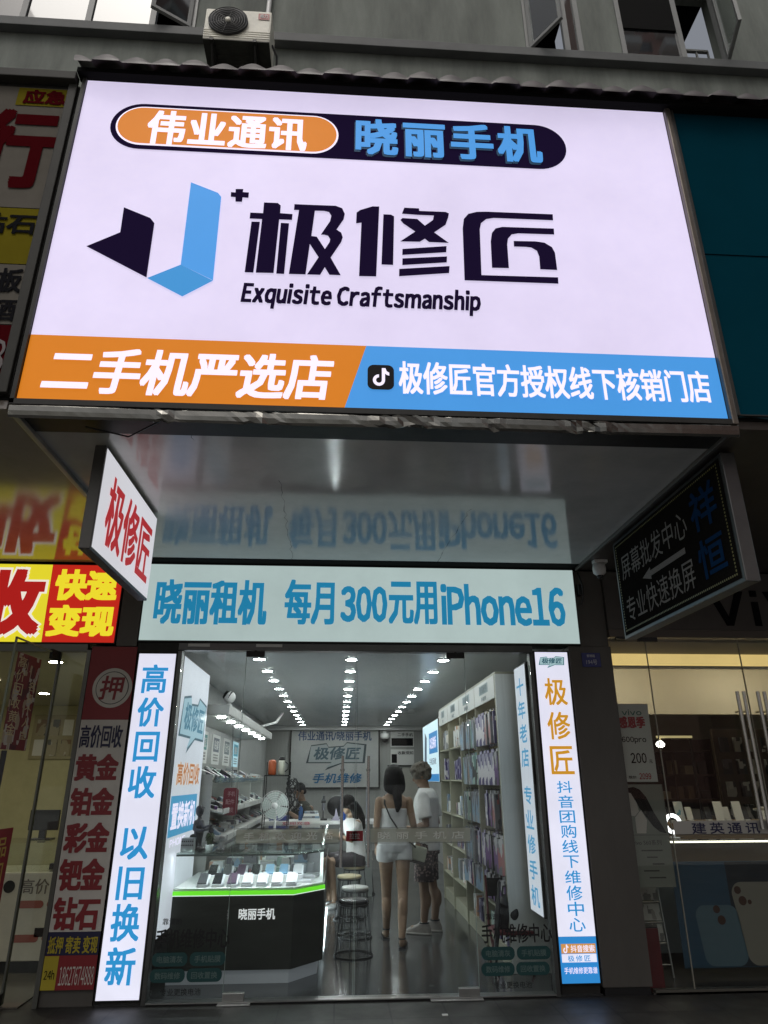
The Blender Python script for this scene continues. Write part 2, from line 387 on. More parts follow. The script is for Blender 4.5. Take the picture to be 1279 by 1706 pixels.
for h in (.3, .72): gr.box(mm + .03, x1 - .03, WY + .29, WY + .33, z0w + h, z0w + h + .03)
obj('window_guard', gr, M_FRAME, bld)

# ---------------------------------------------------------------- air conditioner
acx0, acx1 = zw(338, 60).x, zw(447, 60).x; ACY = WY - .5
acz0 = at(390, 66, ACY).z; ach = at(390, 16, ACY).z - acz0
acx0, acx1 = at(337, 60, ACY).x, at(449, 68, ACY).x
ac = thing('air_conditioner', 'beige outdoor air conditioner unit with round fan on wall brackets below windows', 'air conditioner', ((acx0 + acx1) / 2, WY - .3, acz0))
M_AC = mat('aged_white_steel', (.80, .78, .68), rough=.55, noise=.16, nscale=8)
m = MB(); m.box(acx0, acx1, ACY, WY - .14, acz0, acz0 + ach, b=.02)
for k in range(4): m.box(acx0 + .005, acx1 - .005, ACY - .006, ACY - .001, acz0 + .03 + k * .035, acz0 + .044 + k * .035)
obj('casing', m, M_AC, ac)
m = MB(); m.box(acx0 + .004, acx1 - .004, ACY + .004, WY - .145, acz0 - .012, acz0 - .001)
for k in range(5): m.box(acx0 + .12, acx1 - .25, ACY + .06 + k * .055, ACY + .08 + k * .055, acz0 - .018, acz0 - .012)
obj('base_pan', m, mat('shade_dark_base', (.035, .034, .028), rough=.7, noise=.4, nscale=9), ac)  # underside coloured dark to stand for its shade
fx = acx0 + (acx1 - acx0) * .36; fz = acz0 + ach * .54; fr_ = ach * .44
m = MB(); m.lathe([(fr_, -.012), (fr_, .0), (fr_ * .98, .004)], (fx, ACY - .01, fz), axis='y', n=36); fp = obj('fan_opening', m, M_BLACK, ac)
m = MB()
for k in range(7):
    rr = fr_ * (.22 + .125 * k); m.tube([(fx + rr * math.cos(2 * math.pi * j / 32), ACY - .035, fz + rr * math.sin(2 * math.pi * j / 32)) for j in range(32)], .0055, n=5, closed=True)
for k in range(6):
    a = k * math.pi / 3 + .3; m.tube([(fx + fr_ * .1 * math.cos(a), ACY - .038, fz + fr_ * .1 * math.sin(a)), (fx + fr_ * .98 * math.cos(a), ACY - .03, fz + fr_ * .98 * math.sin(a))], .004, n=5)
obj('fan_grille', m, mat('grille_grey', (.06, .06, .058), rough=.5), ac)
m = MB(); m.lathe([(fr_ * .13, -.05), (fr_ * .15, -.035), (fr_ * .15, -.012)], (fx, ACY, fz), axis='y', n=20); obj('fan_hub', m, M_AC, ac)
m = MB(); FA = FRONT(ACY - .003); bx0 = acx0 + (acx1 - acx0) * .80; bx1 = acx0 + (acx1 - acx0) * .97
FA.rect(m, bx0, acz0 + ach * .70, bx1, acz0 + ach * .9, .004); lg_ = obj('brand_label', m, mat('label_red', (.40, .12, .11), rough=.5), ac)
m = MB(); text(m, FA, '格力', bx0 + .02, acz0 + ach * .74, bx1 - .02, acz0 + ach * .87, d=.008); obj('label_lettering', m, M_WHITEPAPER, ac)
for bx in (acx0 + (acx1 - acx0) * .14, acx0 + (acx1 - acx0) * .78):
    m = MB(); m.box(bx - .02, bx + .02, ACY - .02, WY - .003, acz0 - .045, acz0 - .005); m.box(bx - .02, bx + .02, WY - .045, WY - .003, acz0 - .45, acz0 - .046)
    m.tube([(bx, ACY + .03, acz0 - .04), (bx, WY - .03, acz0 - .42)], .014, n=6); obj('bracket', m, M_DARKMETAL, ac)
m = MB(); zx = acx0 + (acx1 - acx0) * .82
m.tube([(zx, WY - .06, acz0 + ach * .6), (zx, WY - .06, acz0 + ach + .3), (zx + .02, WY - .05, acz0 + ach + 1.6)], .028, n=8); obj('refrigerant_pipe', m, M_WHITE, ac)
m = MB(); m.tube([(acx1 + .005, ACY + .15, acz0 + .16), (acx1 + .06, ACY + .2, acz0 + .05), (acx1 + .05, WY - .1, acz0 - .3), (acx1 - .1, WY - .05, acz0 - .42)], .013, n=6); obj('cable', m, M_BLACK, ac)
m = MB(); m.tube([(fx + .12, WY - .2, acz0 - .01), (fx + .13, WY - .2, acz0 - .2), (fx + .2, WY - .1, acz0 - .4)], .016, n=6); obj('drain_hose', m, M_WHITE, ac)

# ================================================================== tiled eave over the signs
BY = -2.82
m = MB(); NX = 620; X0, X1 = -1.80, 5.2; per = .187
rows = [(-2.95, 5.893), (-2.86, 5.92), (-2.5, 6.025), (-2.1, 6.155)]
def wave(x):
    k_ = math.floor(x / per); t = x / per - k_; j_ = random.Random(k_ * 7 + 3).uniform(-.006, .006)
    return (.046 + j_) * abs(math.sin(math.pi * t)) ** 1.3 - .008
vs = []
for j, (y, z) in enumerate(rows):
    for i in range(NX + 1):
        x = X0 + (X1 - X0) * i / NX; vs.append((x, y + (.008 * math.sin(math.floor(x / per) * 2.3) if j == 0 else 0), z + wave(x) + .005 * math.sin(x * 1.7)))
W_ = NX + 1
fs = [(j * W_ + i, j * W_ + i + 1, (j + 1) * W_ + i + 1, (j + 1) * W_ + i) for j in range(3) for i in range(NX)]
o2 = len(vs); vs += [(x, y, 5.872) for x, y, z in vs[:W_]]
fs += [(i, i + 1, o2 + i + 1, o2 + i) for i in range(NX)]
m.add(vs, fs, True)
eave = thing('tiled_eave', 'row of dark glazed barrel roof tiles running along above the lit shop sign', 'roof tiles', (0, BY, 5.9))
obj('tiles', m, M_TILE, eave)
m = MB(); m.box(X0, X1, -2.88, -2.80, 5.862, 5.90); m.box(X0, X1, -2.79, WY - .01, 6.0, 6.06); obj('fascia', m, mat('fascia_black', (.008, .008, .008), rough=.8, spec=.05), eave)

# ================================================================== main lit signboard
BX0, BX1, BZ0, BZ1 = -1.748, 2.156, 3.43, 5.858
sb = thing('shop_signboard', 'big white backlit signboard with folded blue logo and orange and blue bottom bands', 'sign', (.2, BY + .2, BZ0))
m = MB(); m.box(BX0 - .02, BX1 + .035, BY + .012, BY + .30, BZ0 - .03, BZ1 + .0); obj('cabinet', m, M_DARKMETAL, sb)
m = MB(); m.box(BX0 - .025, BX0 - .002, BY - .02, BY + .01, BZ0 - .03, BZ1); m.box(BX0 - .025, BX1 + .03, BY - .02, BY + .01, BZ0 - .035, BZ0 - .002)
obj('frame', m, M_DARKMETAL, sb)
m = MB(); m.box(BX1 + .003, BX1 + .04, BY - .03, BY + .01, BZ0 - .04, BZ1 + .02, b=.008); obj('edge_trim', m, mat('worn_trim', (.16, .14, .12), rough=.35, metal=.7, noise=.3), sb)
FB = FRONT(BY)
zb = 3.845                                # top of the bottom bands
bxm0, bxm1 = at(610, 577, BY).x, at(573, 681, BY).x
m = MB(); FB.rect(m, BX0, zb, BX1, BZ1, .0); obj('face_panel', m, F_WHITE, sb)
m = MB(); FB.poly(m, [(BX0, BZ0), (bxm1, BZ0), (bxm0, zb), (BX0, zb)], .0); obj('orange_band', m, F_ORANGE, sb)
m = MB(); FB.poly(m, [(bxm1, BZ0), (BX1, BZ0), (BX1, zb), (bxm0, zb)], .0); obj('blue_band', m, F_BLUE, sb)
m = MB(); FB.rrect(m, -1.545, 5.265, 1.432, 5.665, .2, .004); obj('name_pill', m, F_INK, sb)
m = MB(); FB.rrect(m, -1.51, 5.297, -.085, 5.635, .169, .007); obj('orange_pill_outline', m, F_LETTER, sb)
m = MB(); FB.rrect(m, -1.498, 5.309, -.097, 5.623, .157, .010); obj('orange_pill', m, F_ORANGE, sb)
for args, kw in ((('伟业通讯', 245, 193, 512, 249), dict(bold=.035, d=.014, sp=1.07)), (('二手机严选店', 72, 586, 556, 662), dict(bold=.03, d=.008, shear=.12)), (('极修匠官方授权线下核销门店', 664, 611, 1180, 665), dict(bold=.028, d=.008))):
    m = MB(); textpx(m, BY, *args, **kw); obj('white_lettering', m, F_LETTER, sb)
m = MB(); textpx(m, BY, '晓丽手机', 592, 208, 900, 267, bold=.035, d=.014, sp=1.17); obj('blue_lettering', m, F_BLUE, sb)
m = MB(); textpx(m, BY, '晓丽手机', 590, 210, 898, 270, bold=.04, d=.011, sp=1.17); obj('blue_lettering_shadow', m, film('backlit_teal_outline', (.02, .07, .14), .5), sb)
m = MB(); textpx(m, BY, 'Exquisite Craftsmanship', 401, 477, 800, 521, bold=.055, d=.006, shear=.15, sp=1.7); obj('english_lettering', m, F_INK, sb); m = MB()
def P(mb, pts, ox, oy, k, d=.006): FB.poly(mb, pts_px(BY, pts, ox, oy, k), d)
k = 6.395
P(m, [(-33, 8), (15, 12), (17, -25), (98, -25), (93, 8), (158, 12), (152, 70), (90, 65), (84, 112), (15, 110), (14, 62), (-36, 58)], 390, 320, k)
# first character
P(m, [(185, 322), (275, 324), (205, 865), (112, 862)], 390, 320, k)
P(m, [(318, 118), (465, 124), (496, 150), (490, 232), (622, 242), (616, 305), (480, 300), (420, 870), (230, 866), (297, 296), (165, 290), (172, 226), (308, 232)], 390, 320, k)
P(m, [(497, 335), (585, 340), (532, 880), (448, 876)], 390, 320, k)
P(m, [(642, 136), (860, 146), (860, 205), (822, 478), (806, 560), (760, 885), (582, 880), (690, 200), (637, 198)], 390, 320, k)
P(m, [(858, 146), (1080, 154), (1150, 180), (1178, 240), (1165, 300), (1090, 408), (1058, 466), (922, 462), (1020, 320), (1034, 260), (1010, 222), (960, 210), (858, 207)], 390, 320, k, .0065)
P(m, [(1090, 408), (1140, 440), (1156, 490), (1140, 540), (1028, 705), (915, 890), (775, 886), (900, 700), (966, 616), (1016, 540), (1022, 510), (1000, 474), (960, 464), (1058, 464)], 390, 320, k, .0065)
P(m, [(822, 476), (880, 484), (966, 616), (1028, 708), (1135, 895), (1015, 890), (900, 705), (806, 562)], 390, 320, k, .007)
# second character
k = 7.106
P(m, [(98, 180), (140, 150), (285, 106), (366, 108), (330, 936), (127, 932), (155, 300), (92, 308)], 580, 330, k)
P(m, [(415, 200), (505, 204), (542, 225), (530, 800), (392, 795)], 580, 330, k)
P(m, [(662, 122), (836, 130), (840, 160), (1150, 172), (1190, 190), (1180, 240), (1150, 325), (1015, 415), (905, 490), (845, 526), (612, 522), (790, 405), (905, 335), (1000, 268), (1012, 216), (820, 208), (634, 194)], 580, 330, k)
P(m, [(640, 245), (815, 256), (905, 335), (1015, 415), (1190, 540), (955, 530), (902, 488), (790, 405), (650, 310), (615, 268)], 580, 330, k, .0065)
P(m, [(640, 610), (1162, 576), (1158, 650), (638, 682)], 580, 330, k)
P(m, [(640, 722), (1168, 698), (1164, 770), (638, 802)], 580, 330, k)
P(m, [(602, 846), (1198, 812), (1192, 896), (600, 934)], 580, 330, k)
# third character
k = 6.395
P(m, [(1088, 180), (1092, 245), (460, 220), (380, 232), (325, 275), (312, 340), (330, 828), (150, 884), (130, 330), (142, 230), (190, 175), (280, 154), (380, 152)], 750, 330, k)
P(m, [(330, 828), (1145, 852), (1148, 920), (150, 884)], 750, 330, k, .0065)
P(m, [(1100, 332), (1104, 396), (720, 384), (650, 396), (612, 440), (604, 500), (622, 754), (442, 750), (428, 470), (440, 380), (480, 330), (550, 314)], 750, 330, k)
P(m, [(672, 464), (900, 468), (1000, 482), (1080, 530), (1112, 590), (1136, 774), (955, 766), (944, 630), (920, 570), (860, 535), (800, 528), (676, 524)], 750, 330, k)
obj('dark_lettering', m, F_INK, sb)
k = 4.568
m = MB(); P(m, [(350, 304), (550, 385), (582, 425), (522, 838), (64, 600), (322, 494)], 130, 280, k); obj('logo_dark_fold', m, F_INK, sb)
m = MB(); P(m, [(860, 114), (1065, 194), (1090, 225), (1027, 860), (782, 740)], 130, 280, k); obj('logo_upright_fold', m, F_BLUE, sb)
m = MB(); P(m, [(782, 740), (1027, 862), (794, 982), (526, 842)], 130, 280, k); obj('logo_lower_fold', m, film('backlit_mid_blue', (.04, .25, .57), .98), sb)
def note_icon(parent, fr, a0, b0, a1, b1, d, white, black):
    if black:
        m = MB(); fr.rrect(m, a0, b0, a1, b1, (a1 - a0) * .24, d); obj('note_icon', m, black, parent)
    w_ = a1 - a0; h_ = b1 - b0; q = lambda x, y: (a0 + x * w_, b0 + y * h_)
    m = MB(); n = 16
    ring = [(R(-270 + 270 * i / n)) for i in range(n + 1)]
    o_ = [q(.43 + .23 * math.cos(t), .37 + .23 * math.sin(t)) for t in [R(90 + 270 * i / n) for i in range(n + 1)]]
    i_ = [q(.43 + .11 * math.cos(t), .37 + .11 * math.sin(t)) for t in [R(90 + 270 * i / n) for i in range(n + 1)]]
    for j in range(n): fr.poly(m, [o_[j], o_[j + 1], i_[j + 1], i_[j]], d + .003)
    fr.poly(m, [q(.54, .37), q(.66, .37), q(.66, .86), q(.54, .86)], d + .003)
    fr.poly(m, [q(.66, .86), q(.68, .86), q(.72, .74), q(.82, .68), q(.82, .56), q(.72, .59), q(.66, .64)], d + .003)
    obj('note_symbol', m, white, parent)
a, b = at(612, 630, BY), at(656, 630, BY); note_icon(sb, FB, a.x, at(634, 650, BY).z, b.x, at(634, 609, BY).z, .006, F_LETTER, film('backlit_black', (.004, .003, .004), .5, base=1))
# crumpled metal flashing under the board
m = MB(); n = 120; vs = []; rnd = random.Random(4)
prof = [(-.012, .0), (-.017, -.012), (-.016, -.04), (-.012, -.064), (-.002, -.075)]
for i in range(n + 1):
    x = BX0 - .02 + (BX1 + .06 - BX0) * i / n
    cr = .04 + sum(math.exp(-((x - c_) / w_) ** 2) for c_, w_ in ((-.95, .05), (-.45, .10), (.32, .18), (.8, .04), (1.35, .12)))
    for j, (dy, dz) in enumerate(prof):
        a = cr * (.009 * rnd.uniform(-1, 1)) + .002 * math.sin(x * 5 + j * .6); vs.append((x, BY + dy + a, BZ0 - .035 + dz + (cr * .010 * rnd.uniform(-1, 1) if j > 2 else 0) + .002 * math.sin(x * 3.1)))
m.add(vs, [(i * 5 + j, (i + 1) * 5 + j, (i + 1) * 5 + j + 1, i * 5 + j + 1) for i in range(n) for j in range(4)])
obj('metal_flashing', m, mat('crumpled_foil', (.20, .195, .18), rough=.24, metal=1., noise=.4, nscale=1.2), sb)

# ================================================================== canopies (soffits) and neighbours' boards
def canopy(name, label, x0, x1, mt, z=3.405, seams=(), back=0.0):
    t = thing(name, label, 'canopy', ((x0 + x1) / 2, -1.4, z))
    m = MB(); xs = [x0] + list(seams) + [x1]
    for a, b in zip(xs[:-1], xs[1:]): m.box(a + .0015, b - .0015, -2.79, -.005, z, z + .05)
    obj('soffit_panel', m, mt, t)
    m = MB(); m.box(x0, x1, -2.79, -.01, z + .055, z + .10); obj('deck', m, M_BLACK, t)
    return t
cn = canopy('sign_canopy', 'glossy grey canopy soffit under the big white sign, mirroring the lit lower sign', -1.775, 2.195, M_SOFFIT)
m = MB(); m.box(-1.80, -1.765, -2.78, -.02, 3.375, 3.404, b=.006); obj('white_edge_strip', m, mat('dusty_white_strip', (.42, .41, .39), rough=.4, noise=.3, nscale=5), cn)
m = MB(); m.box(2.19, 2.215, -2.78, -.02, 3.375, 3.404, b=.006); obj('dark_edge_strip', m, M_PANELDK, cn)
def scratch(p, q, n, seed):
    rr = random.Random(seed); m = MB(); vs = []
    for i in range(n + 1):
        x = p[0] + (q[0] - p[0]) * i / n + rr.uniform(-.012, .012); y = p[1] + (q[1] - p[1]) * i / n; w_ = rr.uniform(.0004, .0024); vs += [(x - w_, y, 3.4045), (x + w_, y, 3.4045)]
    m.add(vs, [(2 * i, 2 * i + 1, 2 * i + 3, 2 * i + 2) for i in range(n)]); obj('crack', m, mat('scratch_dark', (.05, .05, .05), rough=.7), cn)
scratch((-.43, -1.9), (-.46, -.09), 26, 1); scratch((.93, -1.46), (.86, -.12), 20, 2); scratch((-.9, -2.6), (-.88, -2.45), 4, 3)
m = MB(); m.tube([(-1.45, -2.62, 3.385), (-1.22, -2.58, 3.35), (-1.0, -2.72, 3.39)], .005, n=5)
obj('loose_wire', m, M_BLACK, cn)
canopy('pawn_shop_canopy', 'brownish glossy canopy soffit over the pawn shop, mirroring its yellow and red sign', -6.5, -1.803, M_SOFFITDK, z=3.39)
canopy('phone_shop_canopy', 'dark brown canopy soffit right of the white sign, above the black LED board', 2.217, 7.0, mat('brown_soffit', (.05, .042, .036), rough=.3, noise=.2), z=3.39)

# pawn-shop board on the left
pb = thing('pawn_shop_board', 'unlit white yellow and red vertical board at the far left beside the big lit sign', 'sign', (-2.6, BY + .1, 3.45))
PX1 = -1.79
M_UWHITE = mat('unlit_shaded_white_print', (.125, .115, .10), spec=.0, rough=.5, noise=.1); M_UYEL = mat('unlit_yellow_print', (.14, .115, .012), spec=.0, rough=.5, noise=.1); M_URED = mat('unlit_red_print', (.055, .004, .006), spec=.0, rough=.5); M_UINK = mat('unlit_black_print', (.012, .012, .014), spec=.0, rough=.5)  # white print darkened: the eave's shade is put into its colour
m = MB(); m.box(-5.5, PX1, BY + .004, BY + .25, 3.46, 5.80); obj('cabinet', m, M_DARKMETAL, pb)
m = MB(); m.box(-5.5, PX1 - .01, BY - .06, BY + .003, 5.79, 5.86, b=.006); m.box(PX1 - .06, PX1 - .005, BY - .025, BY + .003, 3.46, 5.787, b=.006); m.box(-5.5, PX1 - .062, BY - .025, BY + .003, 3.44, 3.485, b=.004); obj('frame', m, mat('pawn_board_frame', (.035, .034, .030), rough=.6, spec=.2, noise=.2), pb)
zz = [at(40, y, BY).z for y in (145, 347, 441, 542, 655)]
e = PX1 - .062
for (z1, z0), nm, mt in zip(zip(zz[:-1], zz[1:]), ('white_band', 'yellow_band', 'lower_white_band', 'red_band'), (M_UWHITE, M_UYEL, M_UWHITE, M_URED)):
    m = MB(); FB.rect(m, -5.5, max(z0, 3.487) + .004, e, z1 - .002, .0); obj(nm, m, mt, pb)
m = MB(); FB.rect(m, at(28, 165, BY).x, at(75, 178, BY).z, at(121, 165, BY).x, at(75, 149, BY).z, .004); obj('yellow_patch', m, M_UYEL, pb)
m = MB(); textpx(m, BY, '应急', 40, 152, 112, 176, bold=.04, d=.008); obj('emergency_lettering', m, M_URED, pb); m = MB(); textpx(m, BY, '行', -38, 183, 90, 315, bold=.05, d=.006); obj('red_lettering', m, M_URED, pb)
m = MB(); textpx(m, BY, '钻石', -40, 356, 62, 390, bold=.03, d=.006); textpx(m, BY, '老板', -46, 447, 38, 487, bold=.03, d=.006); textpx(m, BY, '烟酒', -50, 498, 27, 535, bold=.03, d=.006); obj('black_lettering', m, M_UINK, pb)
m = MB(); textpx(m, BY, '8', -20, 566, 8, 622, bold=.02, d=.006); obj('grey_lettering', m, mat('unlit_grey_print', (.10, .08, .08), rough=.5), pb)
# teal board on the right
tb = thing('teal_board', 'plain dark teal unlit board at the right beside the big white sign', 'sign', (3, BY + .1, 3.46))
m = MB(); m.box(2.225, 6.5, BY + .005, BY + .22, 3.465, 5.90); obj('panel', m, mat('teal_vinyl', (.002, .034, .052), spec=.0, rough=.8, noise=.12, nscale=1.2, bump=.06, bscale=3), tb)
m = MB(); m.box(2.2, 2.223, BY - .02, BY + .22, 3.45, 5.90, b=.005); m.box(2.225, 6.5, BY - .012, BY + .004, 3.455, 3.463); obj('frame', m, M_DARKMETAL, tb)
m = MB()
for x in (2.95, 4.15): m.box(x, x + .004, BY + .0005, BY + .0049, 3.465, 5.90)
m.box(2.225, 6.5, BY + .0005, BY + .0049, 4.62, 4.624); obj('panel_joint', m, mat('joint_dark', (.0006, .009, .014), rough=.9, spec=0), tb)
m = MB(); m.tube([(2.2 + 4.3 * i / 40, BY - .0 + .01 * math.sin(i * 1.3), 3.455 + .01 * math.sin(i * 2.1)) for i in range(41)], .008, n=5); obj('frayed_edge', m, mat('dull_teal', (.01, .06, .08), rough=.6), tb)

# ================================================================== projecting signs under the canopy
BLX = -1.40
bs = thing('blade_sign', 'white lit double sided box sign with red lettering hanging at the left under the canopy', 'sign', (BLX - .03, -1.85, 2.75))
m = MB(); m.box(BLX - .068, BLX - .002, -2.40, -1.20, 2.745, 3.385, b=.006); obj('box_frame', m, mat('grey_box_frame', (.085, .08, .072), rough=.4, metal=.3, noise=.1), bs)
FL = Frame((BLX, 0, 0), (0, 1, 0), (0, 0, 1))
m = MB(); FL.rect(m, -2.385, 2.76, -1.21, 3.372, .0); obj('face_panel', m, film('backlit_blade_white', (.62, .62, .66), .95, base=.5, noise=.05), bs)
m = MB(); text(m, FL, '极修匠', -2.26, 2.83, -1.30, 3.27, bold=.03, d=.005); obj('lettering', m, film('backlit_red', (.42, .025, .03), .85), bs)
m = MB(); m.box(BLX - .05, BLX - .02, -2.3, -2.27, 3.386, 3.404); m.box(BLX - .05, BLX - .02, -1.35, -1.32, 3.386, 3.404); obj('hanger', m, M_BLACK, bs)

LX = 2.25
ls = thing('led_board', 'switched off black LED board with yellow dotted border hanging at the right under the canopy', 'sign', (LX, -1.7, 2.58))
m = MB(); m.box(LX + .003, LX + .09, -2.53, -.80, 2.575, 3.375, b=.006); obj('box_frame', m, mat('led_frame', (.13, .13, .13), rough=.35, metal=.8, noise=.15), ls)
FR = Frame((LX, 0, 0), (0, -1, 0), (0, 0, 1))
m = MB(); FR.rect(m, .83, 2.60, 2.50, 3.35, .0); obj('led_face', m, mat('led_face_black', (.016, .015, .014), rough=.7, spec=0, noise=.35, nscale=90), ls)
m = MB()
text(m, FR, '屏幕批发中心', .93, 3.02, 2.02, 3.22, bold=.0, d=.004); text(m, FR, '专业快速换屏', .93, 2.68, 2.02, 2.88, bold=.0, d=.004)
FR.poly(m, [(1.28, 2.945), (1.42, 2.99), (1.42, 2.965), (1.95, 2.965), (1.95, 2.925), (1.42, 2.925), (1.42, 2.90)], .004)
obj('dim_lettering', m, mat('dim_led_grey', (.29, .285, .275), rough=.6, spec=0, noise=.45, nscale=150), ls)
m = MB(); text(m, FR, '祥', 2.09, 3.0, 2.40, 3.27, bold=.02, d=.004); text(m, FR, '恒', 2.09, 2.69, 2.40, 2.94, bold=.02, d=.004); obj('blue_led_lettering', m, mat('dim_led_blue', (.012, .05, .14), rough=.6, spec=0, noise=.4, nscale=150), ls)
m = MB(); nb = 0
for (a0, b0, a1, b1) in ((.87, 2.63, 2.47, 2.63), (2.47, 2.63, 2.47, 3.32), (2.47, 3.32, .87, 3.32), (.87, 3.32, .87, 2.63)):
    L_ = math.hypot(a1 - a0, b1 - b0); n = int(L_ / .022)
    for i in range(n):
        a = a0 + (a1 - a0) * i / n; b = b0 + (b1 - b0) * i / n
        m.add([FR.p(a - .006, b - .006, .006), FR.p(a + .006, b - .006, .006), FR.p(a + .006, b + .006, .006), FR.p(a - .006, b + .006, .006)], [(0, 1, 2, 3)])
obj('border_led_dots', m, mat('dim_led_yellow', (.19, .17, .04), rough=.4), ls)
m = MB(); m.tube([(LX + .04, -2.3, 3.37), (LX + .04, -2.35, 3.392), (LX + .02, -2.4, 3.36), (LX + .03, -2.45, 3.392)], .006, n=6); m.box(LX + .03, LX + .05, -1.2, -1.17, 3.374, 3.392); m.box(LX + .03, LX + .05, -2.2, -2.17, 3.374, 3.392); obj('hanger', m, M_BLACK, ls)

# ================================================================== lower lit sign over the door
F0 = FRONT(0.0)
dsn = thing('fascia_sign', 'pale backlit sign with blue lettering directly above the glass doors', 'sign', (.2, .1, 2.68))
m = MB(); m.box(-1.785, 2.18, .004, .22, 2.675, 3.395, b=.004); obj('cabinet', m, M_DARKMETAL, dsn)
m = MB(); F0.rect(m, -1.775, 2.69, 2.17, 3.385, .0); obj('face_panel', m, film('backlit_pale_grey', (.43, .535, .52), .92, base=.45, noise=.13, nscale=.9), dsn)
m = MB(); textpx(m, 0, '晓丽租机', 258, 966, 445, 1041, bold=.045); obj('lettering', m, film('backlit_sea_blue', (.017, .225, .42), .85), dsn)
m = MB(); textpx(m, 0, '每月', 474, 966, 557, 1041, bold=.045); textpx(m, 0, '300', 567, 977, 645, 1037, bold=.045); textpx(m, 0, '元用', 647, 969, 728, 1041, bold=.045); textpx(m, 0, 'iPhone16', 734, 974, 940, 1043, bold=.045); obj('lettering', m, film('backlit_sea_blue', (.017, .225, .42), .85), dsn)

# ================================================================== vertical light boxes
F_LB = film('backlit_cool_white', (.74, .74, .87), 1.0, base=.45, noise=.10, nscale=1.6)
F_LBB = film('backlit_sky_blue', (.028, .27, .58), .98)
lb = thing('vertical_lightbox', 'tall white light box with large blue vertical lettering at the left of the shop front', 'light box', (-1.6, .06, .03))
m = MB(); m.box(-1.765, -1.425, .004, .14, .03, 2.585, b=.004); m.box(-1.77, -1.42, .02, .3, .0, .029); m.box(-1.775, -1.41, .01, .14, 2.587, 2.67); obj('cabinet', m, M_DARKMETAL, lb)
m = MB(); F0.rect(m, -1.752, .04, -1.437, 2.572, .0); obj('face_panel', m, F_LB, lb)
m = MB()
for ch, a, b in (('高', 1107, 1155), ('价', 1162, 1211), ('回', 1219, 1269), ('收', 1276, 1330), ('以', 1377, 1432), ('旧', 1443, 1499), ('换', 1505, 1568), ('新', 1577, 1641)):
    wd = .108 if ch not in '回旧' else .10
    text(m, F0, ch, -1.597 - wd, at(230, b, 0).z, -1.597 + wd, at(230, a, 0).z, bold=.028)
obj('lettering', m, F_LBB, lb)

rb = thing('vertical_lightbox', 'tall white light box with gold and blue vertical lettering and a blue foot', 'light box', (1.9, .06, .08))
m = MB(); m.box(1.73, 2.052, .004, .14, .075, 2.625, b=.004); m.box(1.74, 2.045, .03, .3, .0, .074); obj('cabinet', m, M_DARKMETAL, rb)
zbot = at(968, 1560, 0).z
m = MB(); F0.rect(m, 1.742, zbot, 2.04, 2.612, .0); obj('face_panel', m, F_LB, rb)
m = MB(); F0.rect(m, 1.742, .085, 2.04, zbot - .0005, .0); obj('blue_foot', m, film('backlit_foot_blue', (.03, .24, .60), .95), rb)
bubble_logo(rb, F0, 1.775, 2.475, 2.0, 2.575, film('backlit_logo_line', (.05, .16, .2), .8), film('backlit_logo_fill', (.35, .52, .55), .9), film('backlit_logo_text', (.04, .12, .16), .8))
m = MB()
for ch, a, b in (('极', 1130, 1175), ('修', 1186, 1232), ('匠', 1243, 1290)): text(m, F0, ch, 1.80, at(930, b, 0).z, 2.0, at(930, a, 0).z, bold=.018)
obj('gold_lettering', m, film('backlit_gold', (.57, .27, .02), .95), rb)
m = MB()
for ch, a, b in zip('抖音团购线下维修中心', (1301, 1325, 1350, 1374, 1399, 1425, 1450, 1475, 1502, 1529), (1321, 1346, 1371, 1396, 1421, 1446, 1472, 1500, 1526, 1552)):
    text(m, F0, ch, 1.835, at(945, b, 0).z, 1.965, at(945, a, 0).z, bold=.012)
obj('blue_lettering', m, F_LBB, rb)
zt = lambda y: at(968, y, 0).z
m = MB(); F0.rect(m, 1.755, zt(1588), 2.03, zt(1572), .003); obj('orange_strip', m, film('backlit_strip_orange', (.62, .30, .09), .9), rb)
m = MB(); F0.rect(m, 1.755, zt(1603), 2.03, zt(1589), .003); obj('white_strip', m, F_LB, rb)
m = MB(); text(m, F0, '抖音搜索', 1.83, zt(1586), 2.02, zt(1574), bold=.015, d=.006); text(m, F0, '手机维修更靠谱', 1.765, zt(1622), 2.025, zt(1611), bold=.01, d=.006); obj('white_lettering', m, F_LETTER, rb)
note_icon(rb, F0, 1.755, zt(1590), 1.825, zt(1570), .006, F_LETTER, None)
m = MB(); text(m, F0, '极修匠', 1.80, zt(1601.5), 1.98, zt(1591), bold=.012, d=.006, sp=1.3); obj('strip_lettering', m, F_LBB, rb)

# ================================================================== pillars, upper wall behind the signs
pl = thing('grey_pillar', 'dark grey clad pillar with blue number plate between the two shop fronts on the right', 'pillar', (2.25, .2, 0))
m = MB(); m.box(2.056, 2.445, -.012, .5, .055, 2.665, b=.004); obj('cladding', m, M_PANELDK, pl)
m = MB(); m.box(2.07, 2.43, .0, .5, 0, .054); obj('base', m, M_BLACK, pl)
m = MB(); m.box(2.185, 2.445, .03, .5, 2.67, 3.385); obj('upper_recess', m, M_PANELDK, pl)
plp = thing('number_plate', 'small blue house number plate on the grey pillar', 'plate', (2.25, -.02, 2.5))
m = MB(); m.box(2.165, 2.335, -.022, -.013, 2.48, 2.605, b=.003); obj('plate', m, mat('enamel_blue', (.02, .03, .19), rough=.3), plp)
m = MB(); FP = FRONT(-.0225); text(m, FP, '194号', 2.20, 2.50, 2.30, 2.545, bold=.01, d=.001); text(m, FP, '蔡锷路', 2.21, 2.565, 2.285, 2.59, d=.001); obj('lettering', m, mat('plate_lettering', (.55, .56, .62), rough=.4), plp)
lw = thing('corner_wall', 'narrow dark wall between the yellow pawn sign and the shop sign', 'wall', (-1.87, .2, 0))
